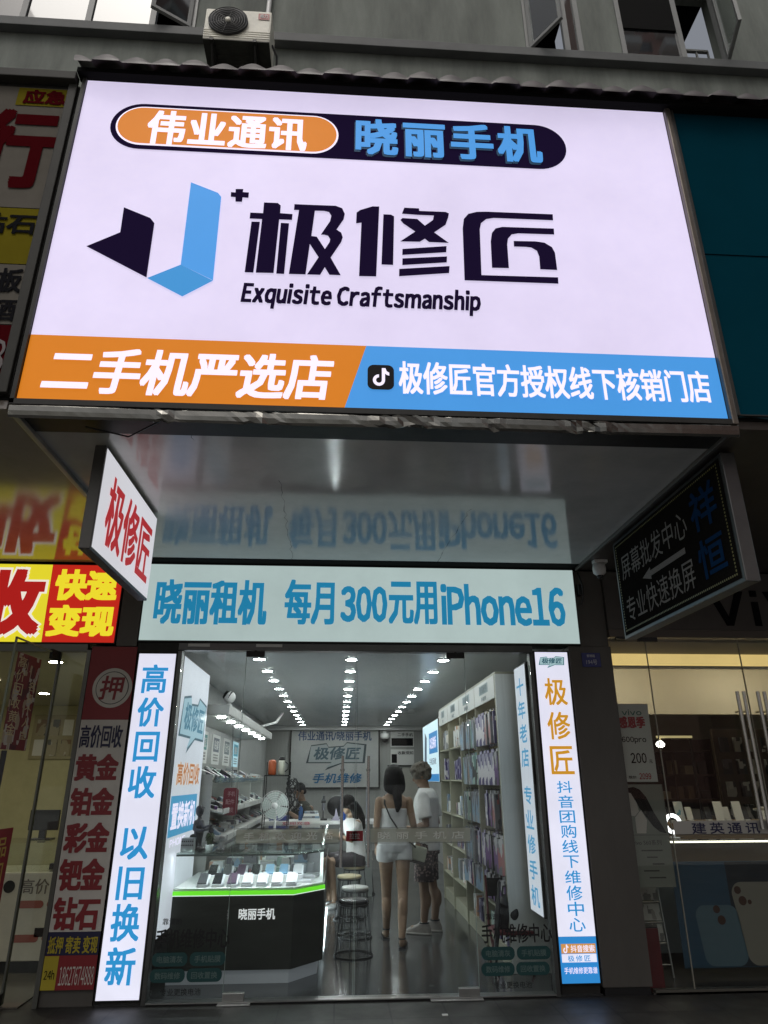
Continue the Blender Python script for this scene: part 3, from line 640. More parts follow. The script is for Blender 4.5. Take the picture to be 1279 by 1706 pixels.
m = MB(); m.box(-1.965, -1.79, .01, .5, 2.64, 3.385); m.box(-2.17, -1.78, .03, .5, .0, 2.637); obj('cladding', m, M_PANELDK, lw)
cw = thing('wall_beam', 'dark beam above the glass doors carrying the lower sign', 'beam', (.2, .3, 2.7))
m = MB(); m.box(-1.78, 2.18, .225, .5, 2.76, 3.385); obj('beam', m, M_PANELDK, cw)
# small dome camera and wiring in the recess at the right end of the lower sign
cc = thing('security_camera', 'small white security camera under the canopy at the right end of the lower sign', 'camera', (2.3, -.2, 3.3))
m = MB(); m.box(2.26, 2.38, -.35, -.28, 3.36, 3.388); m.lathe([(.05, 0), (.06, -.05), (.055, -.09), (.02, -.12)], (2.31, -.31, 3.36), n=16); obj('housing', m, M_WHITE, cc)
m = MB(); m.lathe([(.03, 0), (.026, -.02), (.006, -.03)], (2.31, -.31, 3.245), n=14); obj('lens', m, M_BLACK, cc)
m = MB(); m.tube([(2.22, -.0, 3.36), (2.23, -.06, 3.22), (2.24, -.02, 3.12), (2.22, .0, 3.05)], .008, n=6); m.box(2.2, 2.25, -.03, .02, 3.14, 3.24, b=.005); obj('cable', m, M_BLACK, cc)

# ================================================================== shop front frame, glass, doors
sf = thing('shop_front_frame', 'grey metal door frame round the glass shop front', 'door frame', (.15, .05, 0))
M_FRM = mat('door_frame_metal', (.11, .112, .11), rough=.35, metal=.7, noise=.15)
m = MB(); m.box(-1.42, -1.385, -.012, .09, .0, 2.60, b=.004); m.box(1.688, 1.722, -.012, .09, 0, 2.60, b=.004); m.box(-1.42, 1.722, -.014, .09, 2.604, 2.668, b=.005); obj('frame', m, M_FRM, sf)
m = MB(); m.box(-1.384, 1.687, -.02, .08, .0125, .02); obj('threshold', m, M_ALU, sf)
m = MB(); m.box(-1.34, -1.15, -.016, -.0145, 2.635, 2.66); m.box(-.75, -.52, -.016, -.0145, 2.635, 2.66); obj('stickers', m, M_WHITEPAPER, sf)
DECK = mat('black_vinyl', (.006, .006, .007), rough=.5); DECT = mat('teal_vinyl_print', (.012, .065, .066), rough=.5); DECW = mat('pale_vinyl', (.13, .20, .19), rough=.6)
FG = FRONT(-.006)
def decals(parent, x0):
    zz = lambda y: at(320, y, 0).z
    sx = .56 / 133
    X = lambda px: x0 + (px - 250) * sx
    m = MB(); text(m, FG, '手机维修中心', X(252), zz(1580), X(384), zz(1547), bold=.02, d=.002); text(m, FG, '专业更换电池', X(270), zz(1658), X(340), zz(1646), bold=.012, d=.002); text(m, FG, '靠谱的', X(262), zz(1540), X(296), zz(1529), bold=.01, d=.002); obj('black_lettering', m, DECK, parent)
    m = MB(); mw_ = MB()
    for t, a, b, c, e in (('电脑清灰', 250, 1586, 312, 1609), ('手机贴膜', 316, 1586, 379, 1609), ('数码维修', 249, 1613, 310, 1636), ('回收置换', 313, 1613, 375, 1636)):
        FG.rrect(m, X(a), zz(e), X(c), zz(b), (zz(b) - zz(e)) * .45, .002); text(mw_, FG, t, X(a) + .035, zz(e) + .022, X(c) - .035, zz(b) - .022, bold=.012, d=.004)
    obj('teal_badge', m, DECT, parent); obj('badge_lettering', mw_, DECW, parent)
gp = thing('shop_window', 'fixed glass pane with repair stickers left of the doors, before the front counter', 'glass pane', (-1.1, 0, .02), 'fixed glass panes')
m = MB(); m.box(-1.384, -.835, -.006, .006, .021, 2.60); obj('pane', m, M_GLASS, gp); decals(gp, -1.37)
gp = thing('shop_window', 'fixed glass pane with repair stickers right of the doors, by the shelf rack', 'glass pane', (1.4, 0, .02), 'fixed glass panes')
m = MB(); m.box(1.106, 1.687, -.006, .006, .021, 2.60); obj('pane', m, M_GLASS, gp); decals(gp, 1.125)
M_FROST = glass('frosted_band', (.62, .62, .6), 1.3, .35, haze=.62, hazecol=(.55, .53, .44))
tl_ = M_FROST.node_tree.nodes.new('ShaderNodeBsdfTranslucent'); tl_.inputs[0].default_value = (.48, .47, .39, 1)
as_ = M_FROST.node_tree.nodes.new('ShaderNodeMixShader'); df_ = [x for x in M_FROST.node_tree.nodes if x.type == 'BSDF_DIFFUSE'][0]; to_ = df_.outputs[0].links[0].to_socket
M_FROST.node_tree.links.new(df_.outputs[0], as_.inputs[1]); M_FROST.node_tree.links.new(tl_.outputs[0], as_.inputs[2]); M_FROST.node_tree.links.new(as_.outputs[0], to_)
M_EDGE = mat('polished_glass_edge', (.26, .33, .30), rough=.25)
def door(label, x0, x1, hx, words, hang_left):
    d = thing('glass_door', label, 'door', (hx, 0, .02), 'glass double doors')
    m = MB(); m.box(x0, x1, -.006, .006, .03, 2.59); obj('pane', m, M_GLASS, d)
    ex = x0 if hang_left else x1 - .16
    m = MB(); m.box(x0, x0 + .003, -.007, .007, .03, 2.588); m.box(x1 - .003, x1, -.007, .007, .03, 2.588); obj('pane_edge', m, M_EDGE, d)
    for z0, z1, mt in ((2.55, 2.60, M_DARKMETAL), (.022, .075, M_ALU)):
        m = MB(); m.box(ex, ex + .16, -.018, .018, z0, z1, b=.004)
        if z1 > 2: m.box(ex + .07, ex + .09, -.012, .012, z1, 2.604)
        obj('hinge_fitting', m, mt, d)
    h = MB()
    for s_ in (-1, 1):
        y = s_ * .045; h.tube([(hx, y, .90), (hx, y, 1.73)], .0125, n=12)
    hh = obj('handle', h, M_STEEL, d)
    m = MB()
    for z in (1.01, 1.62): m.tube([(hx, -.058, z), (hx, .058, z)], .008, n=8); m.lathe([(.018, -.012), (.018, -.008)], (hx, 0, z), axis='y', n=12)
    obj('handle_mount', m, M_STEEL, hh)
    m = MB(); bx0, bx1 = (x0 + .02, hx - .02) if hang_left else (hx + .02, x1 - .02)
    FG.rect(m, bx0, 1.075, bx1, 1.175, .0015); b = obj('frosted_band', m, M_FROST, d)
    m = MB(); FG.rect(m, bx0, 1.178, bx1, 1.183, .0015); FG.rect(m, bx0, 1.066, bx1, 1.071, .0015); obj('band_edge', m, mat('band_line', (.16, .16, .14), rough=.5), d)
    m = MB(); text(m, FG, words, bx0 + .06, 1.098, bx1 - .05, 1.152, bold=.005, d=.003, sp=1.7); obj('band_lettering', m, mat('band_pale', (.8, .8, .75), rough=.5, emit=0), d)
    m = MB(); sx = hx + (.04 if hang_left else -.13); FG.rect(m, sx, 1.085, sx + .09, 1.16, .002); obj('red_sticker', m, mat('sticker_red', (.30, .014, .02), rough=.5), d)
    m = MB(); text(m, FG, '拉', sx + .025, 1.10, sx + .065, 1.145, bold=.01, d=.004); obj('sticker_lettering', m, mat('sticker_pale', (.45, .35, .33), rough=.5), d)
    return d
door('left leaf of the glass double doors with steel bar handle and frosted band', -.83, .138, .03, '手机欢迎光临', True)
door('right leaf of the glass double doors with steel bar handle and frosted band', .146, 1.10, .245, '晓丽手机店', False)
m = MB(); m.box(.72, 1.12, -.06, .0, .0, .011, b=.003); tag(obj('door_stop_plate', m, M_ALU), 'worn metal floor plate under the right glass door leaf', 'floor plate')
m = MB(); m.box(-.86, -.62, -.06, .0, .0, .011, b=.003); tag(obj('door_stop_plate', m, M_ALU), 'worn metal floor plate under the left glass door leaf', 'floor plate')

# ================================================================== pawn shop on the left
ps = thing('pawn_fascia_sign', 'bright yellow and red backlit sign of the pawn shop at the left', 'sign', (-2.8, .1, 2.66))
m = MB(); m.box(-6, -1.975, .004, .2, 2.655, 3.375, b=.004); obj('cabinet', m, M_DARKMETAL, ps)
xa, xb = -2.62, -2.60
m = MB(); F0.poly(m, [(-6, 2.665), (xb, 2.665), (xa, 3.365), (-6, 3.365)], .0); obj('yellow_panel', m, film('backlit_yellow', (.78, .68, .03), .95, noise=.04), ps)
m = MB(); F0.poly(m, [(xb + .001, 2.665), (-1.985, 2.665), (-1.985, 3.365), (xa + .001, 3.365)], .0); obj('red_panel', m, film('backlit_pawn_red', (.55, .022, .012), .9, noise=.05), ps)
m = MB(); textpx(m, 0, '收', -44, 944, 76, 1063, bold=.075, d=.004); obj('letter_outline', m, film('backlit_outline_white', (.85, .8, .7), .95), ps)
m = MB(); textpx(m, 0, '收', -40, 948, 72, 1058, bold=.05, d=.007); obj('red_lettering', m, film('backlit_dark_red', (.42, .014, .012), .9), ps)
m = MB(); textpx(m, 0, '快速', 92, 949, 197, 1001, bold=.05, d=.006); textpx(m, 0, '变现', 79, 1008, 191, 1061, bold=.05, d=.006); obj('yellow_lettering', m, film('backlit_letter_yellow', (.86, .72, .03), .95), ps)

bn = thing('pawn_banner', 'unlit tall pawn shop panel with round emblem and large dull red lettering', 'panel', (-1.97, .02, .1))
M_BRED = mat('banner_dull_red', (.27, .02, .026), rough=.5, noise=.1); M_BWH = mat('banner_dull_white', (.70, .67, .61), rough=.55, noise=.1); M_BNV = mat('banner_navy', (.014, .014, .06), rough=.5); M_BYL = mat('banner_yellow', (.5, .4, .03), rough=.5)
XL, XR = -2.16, -1.775
m = MB(); m.box(XL, XR, .004, .03, .11, 2.63); obj('board', m, M_DARKMETAL, bn)
zp = lambda y, x=150: at(x, y, 0).z
zs = [2.63, zp(1199), zp(1552), zp(1591), .11]
for nm, mt, a, b in (('red_field', M_BRED, zs[1], zs[0]), ('pale_field', M_BWH, zs[2], zs[1]), ('navy_band', M_BNV, zs[3], zs[2]), ('red_foot', M_BRED, zs[4], zs[3])):
    m = MB(); F0.rect(m, XL, a + .0005, XR, b - .0005, .0); obj(nm, m, mt, bn)
def disc(mb, fr, a, b, r, d, n=40): fr.poly(mb, [(a + r * math.cos(2 * math.pi * i / n), b + r * math.sin(2 * math.pi * i / n)) for i in range(n)], d)
ex, ez = at(187, 1146, 0).x, at(187, 1146, 0).z
m = MB(); disc(m, F0, ex, ez, .165, .003); obj('emblem_disc', m, M_BWH, bn)
m = MB(); disc(m, F0, ex, ez, .137, .005); obj('emblem_ring', m, M_DARKMETAL, bn)
m = MB(); disc(m, F0, ex, ez, .131, .007); obj('emblem_centre', m, M_BWH, bn)
m = MB(); text(m, F0, '押', ex - .10, ez - .10, ex + .10, ez + .10, bold=.02, d=.010, shear=.1)
for t, a, b in (('黄金', 1256, 1301), ('铂金', 1312, 1359), ('彩金', 1370, 1421), ('钯金', 1430, 1484), ('钻石', 1494, 1549)):
    text(m, F0, t, XL + .012, zp(b), XR - .03, zp(a), bold=.05, d=.004)
obj('red_lettering', m, M_BRED, bn)
m = MB(); text(m, F0, '高价回收', XL + .012, zp(1246), XR - .03, zp(1208), bold=.035, d=.004); obj('navy_lettering', m, M_BNV, bn)
m = MB(); text(m, F0, '抵押 寄卖 变现', XL + .012, zp(1588), XR - .01, zp(1559), bold=.03, d=.004); F0.rect(m, XL, .112, XL + .105, zs[3] - .003, .003); obj('yellow_lettering', m, M_BYL, bn)
m = MB(); text(m, F0, '24h', XL + .015, .18, XL + .09, .24, d=.006, bold=.01); obj('dark_lettering', m, M_UINK, bn)
m = MB(); text(m, F0, '18627674888', XL + .125, .14, XR - .01, .26, bold=.0, d=.004); obj('phone_lettering', m, M_BWH, bn)

# interior of the pawn shop
M_LWALL = mat('pawn_cream_wall', (.50, .47, .28), rough=.6, noise=.1)
m = MB(); m.box(-6.6, -6.5, .1, 5.2, 0, 3.0); m.box(-6.5, -2.3, 5.1, 5.2, 0, 3.0); m.box(-2.3, -2.2, .5, 5.2, 0, 3.0); struct('pawn_shop_wall', m, M_LWALL)
m = MB(); m.box(-6.5, -2.3, .1, 5.1, 2.62, 2.72); struct('pawn_shop_ceiling', m, mat('pawn_ceiling', (.40, .40, .33), rough=.5))
m = MB(); m.box(-6.5, -2.3, .0, 5.1, -.05, .012); struct('pawn_shop_floor', m, mat('pawn_floor', (.13, .12, .10), rough=.2, noise=.1))
LAMP_W = mat('warm_lamp', (1, .95, .8), emit=120, ecol=(1, .92, .72)); LAMP_C = mat('cool_lamp', (1, 1, 1), emit=98, ecol=(.97, 1, .985))
def downlight(x, y, z, label, mt, r=.052, group=None, name='ceiling_downlight'):
    t = thing(name, label, 'ceiling light', (x, y, z), group)
    m = MB(); m.lathe([(r * 1.28, 0), (r * 1.25, -.006), (r * 1.02, -.009)], (x, y, z - .001), n=20); obj('trim_ring', m, M_WHITE, t)
    m = MB(); m.lathe([(r, -.0105), (r, -.0095)], (x, y, z), n=20); obj('lamp_disc', m, mt, t)
    return t
n = 0
for j, y in enumerate((.75, 2.0, 3.4)):
    for i, x in enumerate((-2.75, -3.9, -5.1)):
        downlight(x, y, 2.62, 'pawn shop ceiling lamp, %s row from the glass, %s from the dividing wall' % (('first', 'second', 'third')[j], ('first', 'second', 'third')[i]), LAMP_W, .06, 'pawn shop ceiling lights')
pf = thing('glass_storefront', 'glass front and door frame of the pawn shop left of the banner', 'shop front', (-3.2, .05, 0))
m = MB(); m.box(-2.20, -2.165, .0, .06, 0, 2.60); m.box(-6, -2.2, .0, .06, 2.585, 2.65); m.box(-2.44, -2.425, .01, .05, .02, 2.585); obj('frame', m, mat('pale_alu', (.14, .14, .125), rough=.4, metal=.6), pf)
m = MB(); m.box(-2.424, -2.201, .024, .034, .03, 2.58); obj('pane', m, M_GLASS, pf)
pd = thing('open_glass_door', 'pawn shop glass door standing open outwards with a red hanging poster and black bar handle', 'door', (-2.43, -.3, .02))
hx, hy = -2.43, .0; ox, oy = -2.455, -.78
def doorpt(t, z, off=0.): return Vector((hx + (ox - hx) * t + off, hy + (oy - hy) * t, z))
def doorquad(mb, t0, t1, z0, z1, off, th=.008):
    p = [doorpt(t0, z0, off), doorpt(t1, z0, off), doorpt(t1, z1, off), doorpt(t0, z1, off)]; mb.poly_prism(p, (th, 0, 0))
m = MB(); doorquad(m, 0, 1, .02, 2.56, -.005, .01); obj('pane', m, glass('thin_glass', (.95, .965, .955), 1.12), pd)
m = MB(); doorquad(m, .0, .2, 2.50, 2.58, -.012, .024); doorquad(m, 0, .2, .02, .1, -.012, .024); obj('hinge_fitting', m, M_DARKMETAL, pd)
m = MB(); doorquad(m, .985, 1.0, .02, 2.56, -.007, .014); doorquad(m, 0, 1, 2.553, 2.563, -.007, .014); obj('edge_strip', m, mat('worn_glass_edge', (.20, .22, .15), rough=.3), pd)
m = MB(); doorquad(m, .42, .93, 1.76, 2.46, .0075, .002); obj('red_poster', m, printed('poster_dark_red', (.20, .02, .014), ((.10, .012, .01), (.42, .30, .18), (.5, .42, .32)), 22, .6), pd)
FD = Frame((0, 0, 0), (0, 1, 0), (0, 0, 1)); 
m = MB(); fd = Frame((hx - .002, 0, 0), (0.03, 1, 0), (0, 0, 1))
for ch, z in zip('高价回收黄金', (2.35, 2.25, 2.15, 2.05, 1.95, 1.86)): text(m, fd, ch, -.70, z, -.56, z + .085, bold=.0, d=.013)
for ch, z in zip('名表个人金', (2.2, 2.11, 2.02, 1.93, 1.84)): text(m, fd, ch, -.47, z, -.36, z + .07, bold=.0, d=.013)
obj('poster_lettering', m, mat('poster_ochre', (.6, .45, .22), rough=.6), pd)
m = MB(); doorquad(m, .38, .95, .35, 1.22, .0075, .002); obj('lower_red_poster', m, mat('poster_red', (.30, .02, .02), rough=.6, noise=.2), pd)
m = MB()
for ch, z in zip('品回收', (1.03, .86, .70)): text(m, fd, ch, -.50, z, -.36, z + .13, bold=.01, d=.013)
for ch, z in zip('包表金', (1.03, .86, .70)): text(m, fd, ch, -.70, z, -.56, z + .13, bold=.01, d=.013)
obj('lower_poster_lettering', m, mat('poster_gold', (.65, .45, .08), rough=.6), pd)
m = MB(); m.box(-2.50, -2.475, -.74, -.71, .95, 1.75); m.box(-2.475, -2.44, -.735, -.715, 1.63, 1.66); m.box(-2.475, -2.44, -.735, -.715, 1.03, 1.06); m.box(-2.425, -2.395, -.74, -.71, .95, 1.75, b=.004); m.box(-2.445, -2.425, -.735, -.715, 1.63, 1.66); obj('handle', m, M_BLACK, pd)
# counter, wall board, cable
pc = thing('pawn_counter', 'white glass topped counter of the pawn shop with printed price panel', 'counter', (-2.8, 1.3, 0))
m = MB(); m.box(-4.8, -2.35, .95, 1.55, .10, .78, b=.01); obj('body', m, mat('counter_cream', (.62, .58, .46), rough=.4, noise=.1), pc)
m = MB(); m.box(-4.8, -2.35, .97, 1.55, 0, .095); obj('kick_panel', m, M_DARKMETAL, pc)
m = MB(); m.box(-4.8, -2.35, .95, 1.55, .785, 1.02); obj('glass_case', m, M_CASEGLASS, pc)
FC = FRONT(.949)
m = MB(); text(m, FC, '高价回收', -2.80, .61, -2.30, .73, bold=.01, d=.002); obj('lettering', m, mat('counter_print', (.16, .13, .10), rough=.5), pc)
m = MB()
for zr in (.50, .24):
    for xq in (-2.80, -2.55): FC.rrect(m, xq, zr, xq + .22, zr + .06, .03, .002)
obj('red_badge', m, mat('counter_badge', (.33, .09, .06), rough=.5), pc)
m = MB(); FC.rect(m, -2.62, .28, -2.5, .35, .002); disc(m, FC, -2.90, .67, .05, .002); obj('print_mark', m, M_DARKMETAL, pc)
wb = thing('jewellery_board', 'framed board with small packets on the cream wall of the pawn shop', 'board', (-4.2, 5.05, 1.9))
m = MB(); m.box(-4.66, -3.6, 5.06, 5.095, 1.84, 2.48, b=.005); obj('board', m, mat('board_tan', (.34, .30, .18), rough=.6, noise=.15), wb)
for i in range(5):
    for j in range(2):
        m = MB(); m.box(-4.6 + i * .2, -4.46 + i * .2, 5.04, 5.059, 1.89 + j * .29, 2.12 + j * .29); obj('packet', m, printed('packet_print', (.34, .30, .2), ((.05, .05, .04), (.5, .47, .4), (.2, .12, .06)), 14) if (i + j) % 3 else M_WHITEPAPER, wb)
mb_ = thing('monitor', 'black monitor standing on the pawn shop counter', 'monitor', (-2.62, 1.35, 1.02))
m = MB(); m.box(-2.98, -2.70, 1.33, 1.36, 1.10, 1.28, b=.005); obj('screen', m, M_BLACK, mb_)
m = MB(); m.box(-2.87, -2.81, 1.33, 1.37, 1.025, 1.10); m.box(-2.94, -2.74, 1.28, 1.42, 1.02, 1.03); obj('stand', m, M_BLACK, mb_)
ph = thing('phone_stack', 'pale phone boxes and a dark tray on the pawn shop counter', 'boxes', (-2.5, 1.1, .8))
m = MB(); m.box(-2.62, -2.42, 1.05, 1.2, .79, .84, b=.004); obj('tray', m, M_BLACK, ph)
m = MB(); m.box(-2.58, -2.46, 1.08, 1.17, .842, .90, b=.004); obj('box', m, M_WHITEPAPER, ph)

# ================================================================== phone shop on the right
rs = thing('phone_shop_fascia', 'dark grey unlit fascia with black lettering of the phone shop at the right', 'sign', (3.5, .1, 2.8))
m = MB(); m.box(2.45, 7, .0, .25, 2.83, 3.38, b=.004); obj('panel', m, mat('fascia_grey', (.085, .078, .072), rough=.3, noise=.12), rs)
m = MB(); m.box(2.45, 7, -.01, .1, 2.755, 2.825); obj('lower_rail', m, mat('rail_brown', (.12, .10, .085), rough=.4), rs)
m = MB(); F0.poly(m, [(3.44, 3.2), (3.52, 3.2), (3.62, 2.96), (3.72, 3.2), (3.80, 3.2), (3.655, 2.87), (3.585, 2.87)], .004); F0.rect(m, 3.86, 2.87, 3.93, 3.1, .004); F0.rect(m, 3.86, 3.15, 3.93, 3.21, .004); F0.poly(m, [(3.99, 3.2), (4.07, 3.2), (4.17, 2.96), (4.27, 3.2), (4.35, 3.2), (4.205, 2.87), (4.135, 2.87)], .004); obj('lettering', m, M_UINK, rs)
M_RWALL = mat('warm_beige_wall', (.36, .33, .26), rough=.55, noise=.1)
m = MB(); m.box(7, 7.1, .1, 7, 0, 3.1); m.box(2.45, 7, 6.9, 7, 0, 3.1); m.box(2.15, 2.25, .5, 7, 0, 3.1); struct('phone_shop_wall', m, M_RWALL)
m = MB(); m.box(2.25, 7, .25, .9, 2.76, 2.9); m.box(2.25, 7, .9, 6.9, 2.83, 3.0); struct('phone_shop_ceiling', m, mat('warm_ceiling', (.46, .42, .34), rough=.6))
m = MB(); m.box(2.45, 7, .0, 6.9, -.05, .012); struct('phone_shop_floor', m, mat('brown_floor', (.06, .055, .05), rough=.25, noise=.15))
m = MB(); m.box(2.25, 7, 1.9, 2.0, 2.24, 2.825); struct('phone_shop_bulkhead', m, mat('bulkhead_beige', (.50, .46, .37), rough=.6, noise=.1, nscale=1.2))
cv = thing('cove_light', 'long warm glowing light strip under the ceiling of the phone shop', 'light', (3.6, 1.2, 2.8))
m = MB(); m.box(2.5, 6.5, 1.02, 1.05, 2.66, 2.825); obj('lamp_cover', m, mat('cove_cover', (.6, .5, .3), emit=.95, ecol=(.74, .53, .20), noise=.08, nscale=2), cv)
m = MB(); m.box(2.5, 6.5, 1.056, 1.09, 2.70, 2.80); obj('added_back_emitter', m, mat('cove_back_emitter', (1, .85, .6), emit=5.5, ecol=(1, .86, .62)), cv)  # unseen second emitter behind the cover, added to light the bulkhead
m = MB(); m.box(2.5, 6.5, 1.0, 1.10, 2.635, 2.655); m.box(2.5, 6.5, 1.0, 1.018, 2.80, 2.828); obj('housing', m, M_WHITE, cv)
pf = thing('glass_storefront', 'tall frameless glass front of the phone shop with white name band at the right', 'shop front', (3.5, .02, 0))
for i, (a, b) in enumerate(((2.452, 2.782), (2.788, 3.66), (3.666, 4.5), (4.506, 5.4))):
    m = MB(); m.box(a, b, .01, .02, .03, 2.75); obj('pane', m, M_GLASS, pf)
m = MB()
for a in (2.785, 3.663, 4.503): m.box(a - .003, a + .003, .008, .022, .03, 2.75)
obj('pane_edge', m, mat('pale_glass_edge', (.38, .36, .30), rough=.3), pf)
m = MB(); m.box(2.72, 2.9, .0, .03, 2.715, 2.76, b=.003); m.box(2.50, 2.60, -.05, .0, 2.73, 2.75); obj('hinge_fitting', m, M_BLACK, pf)
m = MB(); FRONT(.009).rect(m, 2.80, 1.115, 4.45, 1.215, .001); obj('name_band', m, mat('band_white_vinyl', (.50, .48, .44), rough=.5), pf)
m = MB(); textpx(m, .009, '建英通讯', 1152, 1370, 1265, 1389, bold=.02, d=.003, sp=1.4); obj('band_lettering', m, mat('band_navy', (.02, .02, .07), rough=.5), pf)
for xh in (3.545, 3.605, 3.735, 3.795):
    m = MB(); m.tube([(xh, -.03, 1.15), (xh, -.03, 2.27)], .016, n=10); 
    for z in (1.3, 2.1): m.tube([(xh, -.03, z), (xh, .05, z)], .009, n=8)
    obj('handle', m, M_STEEL, pf)
ws = thing('window_seal', 'pale low skirting along the foot of the phone shop glass', 'skirting', (3.2, .03, 0))
m = MB(); m.box(2.47, 5.4, .0, .06, .0, .028); obj('rail', m, mat('rail_pale', (.10, .095, .08), rough=.4), ws)
def poster(name, label, fr, a0, b0, a1, b1, base, d=.0):
    t = thing(name, label, 'poster', fr.p((a0 + a1) / 2, b0, 0)); m = MB()
    p = [fr.p(a0, b0, -.004), fr.p(a1, b0, -.004), fr.p(a1, b1, -.004), fr.p(a0, b1, -.004)]; m.poly_prism(p, fr.n * .004); obj('sheet', m, base, t); return t
FPp = FRONT(.06)
pp = poster('price_poster', 'white price poster with red and black lettering behind the phone shop glass by the pillar', FPp, 2.44, 1.52, 2.745, 2.17, mat('poster_white', (.60, .585, .53), rough=.6))
m = MB(); text(m, FPp, 'vivo', 2.50, 2.07, 2.68, 2.12, bold=.02, d=.003); obj('teal_lettering', m, mat('poster_teal', (.02, .14, .11), rough=.6), pp)
m = MB(); text(m, FPp, '感恩季', 2.46, 1.96, 2.70, 2.06, bold=.05, d=.003); text(m, FPp, '2099', 2.585, 1.54, 2.69, 1.59, bold=.02, d=.003); obj('red_lettering', m, mat('poster_bright_red', (.36, .02, .03), rough=.6), pp)
m = MB(); text(m, FPp, '600pro', 2.47, 1.83, 2.69, 1.89, bold=.015, d=.003); text(m, FPp, '200', 2.53, 1.67, 2.67, 1.755, bold=.015, d=.003); text(m, FPp, '元', 2.69, 1.67, 2.72, 1.70, d=.003); text(m, FPp, '现价', 2.49, 1.545, 2.56, 1.57, d=.003); obj('black_lettering', m, M_UINK, pp)
pq = poster('portrait_poster', 'poster with dark haired woman in white above phone specifications by the pillar', FPp, 2.44, .72, 2.775, 1.50, mat('poster_cream', (.22, .22, .18), rough=.6))
def blob(mb, fr, pts, d): fr.poly(mb, pts, d)
m = MB(); blob(m, FPp, [(2.46, 1.47), (2.52, 1.48), (2.57, 1.46), (2.62, 1.40), (2.67, 1.28), (2.73, 1.17), (2.755, 1.12), (2.70, 1.13), (2.65, 1.17), (2.60, 1.24), (2.55, 1.31), (2.52, 1.38), (2.48, 1.38)], .003); obj('printed_hair', m, mat('print_hair_black', (.006, .006, .006), rough=.8, spec=0), pq)
m = MB(); blob(m, FPp, [(2.45, 1.44), (2.49, 1.43), (2.53, 1.35), (2.54, 1.29), (2.50, 1.25), (2.45, 1.26)], .005); blob(m, FPp, [(2.50, 1.24), (2.56, 1.30), (2.60, 1.22), (2.58, 1.12), (2.5, 1.12)], .005); obj('printed_face', m, mat('print_skin', (.55, .48, .42), rough=.6), pq)
m = MB(); text(m, FPp, 'vivo S60系列', 2.455, 1.03, 2.70, 1.07, bold=.01, d=.003)
for k in range(5): FPp.rect(m, 2.52 + .04 * (k % 3), .985 - k * .05, 2.70 - .05 * (k % 2), .995 - k * .05, .003)
FPp.rect(m, 2.45, 1.105, 2.77, 1.108, .003)
obj('black_lettering', m, mat('print_dim_ink', (.05, .045, .035), rough=.6), pq)
FPh = FRONT(.30)
pb_ = poster('phone_poster', 'large floor poster of blue and grey phones leaning behind the phone shop glass', FPh, 2.86, .10, 4.3, .88, mat('poster_blue_grey', (.03, .075, .12), rough=.4))
m = MB(); FPh.rrect(m, 3.42, .11, 3.95, .72, .09, .003, skew=-.12); obj('printed_grey_phone', m, mat('print_grey_phone', (.26, .235, .19), rough=.4), pb_)
m = MB(); FPh.rrect(m, 3.05, .11, 3.42, .55, .08, .003, skew=-.1); obj('printed_blue_phone', m, mat('print_blue_phone', (.10, .16, .19), rough=.4), pb_)
m = MB(); 
for a, b, r in ((3.41, .66, .03), (3.44, .58, .035), (3.50, .57, .018), (3.20, .52, .03), (3.23, .44, .035)): disc(m, FPh, a, b, r, .006, 20)
obj('printed_lens', m, mat('print_brown', (.07, .03, .02), rough=.3), pb_)
m = MB(); FPh.rect(m, 3.335, .105, 4.295, .875, .0015); obj('printed_dark_field', m, mat('print_dark_field', (.02, .026, .034), rough=.4), pb_)
rc = thing('phone_counter', 'white and glass display counter with lit edges inside the phone shop', 'counter', (3.6, 1.2, 0))
m = MB(); m.box(2.92, 5.5, .9, 1.5, .08, .72, b=.01); obj('body', m, mat('counter_grey', (.34, .37, .37), rough=.4), rc)
m = MB(); m.box(2.92, 5.5, .9, 1.5, .725, 1.0); obj('glass_case', m, M_CASEGLASS, rc)
m = MB(); m.box(2.93, 5.4, .91, .925, .975, .99); m.box(2.93, 3.6, .89, .899, .70, .715); obj('light_strip', m, mat('strip_lamp', (1, .95, .8), emit=2.2, ecol=(1, .92, .72)), rc)
bk = thing('display_shelf', 'dark wooden shelf unit full of boxes at the back of the phone shop', 'shelf', (4.6, 6.2, 0))
m = MB()
for z in (.4, .8, 1.2, 1.6, 2.0): m.box(3.6, 6.6, 6.3, 6.7, z - .02, z + .01)
for x in (3.6, 4.35, 5.1, 5.85, 6.57): m.box(x, x + .03, 6.3, 6.7, 0.012, 2.2)
m.box(3.6, 6.6, 6.7, 6.72, .012, 2.2); obj('frame', m, mat('dark_walnut', (.06, .04, .025), rough=.45, noise=.2), bk)
cols = [mat('stock_box_%s' % n_, c_, rough=.5) for n_, c_ in (('white', (.4, .38, .34)), ('brown', (.14, .09, .05)), ('black', (.02, .02, .02)), ('tan', (.25, .2, .13)))]
rnd = random.Random(9)
stock = []
for zi, z in enumerate((.41, .81, 1.21, 1.61)):
    for xi in range(12):
        h = rnd.uniform(.12, .28); x = 3.68 + xi * .24
        m = MB(); m.box(x, x + rnd.uniform(.1, .18), 6.35, 6.55, z + .001, z + h, b=.006)
        tag(obj('stock_box', m, rnd.choice(cols)), 'small stock box on the %s shelf at the back of the phone shop' % ('lowest', 'second lowest', 'third', 'top')[zi], 'box', 'stock boxes at the back of the phone shop, %s shelf' % ('lowest', 'second lowest', 'third', 'top')[zi])
dt = thing('display_table', 'light wooden display table with small phone stands inside the phone shop', 'table', (3.9, 2.2, 0))
m = MB(); m.box(3.35, 6.0, 2.0, 2.7, 1.02, 1.08, b=.006); obj('tabletop', m, mat('oak', (.30, .2, .10), rough=.45, noise=.2, stretch=(1, 8, 8)), dt)
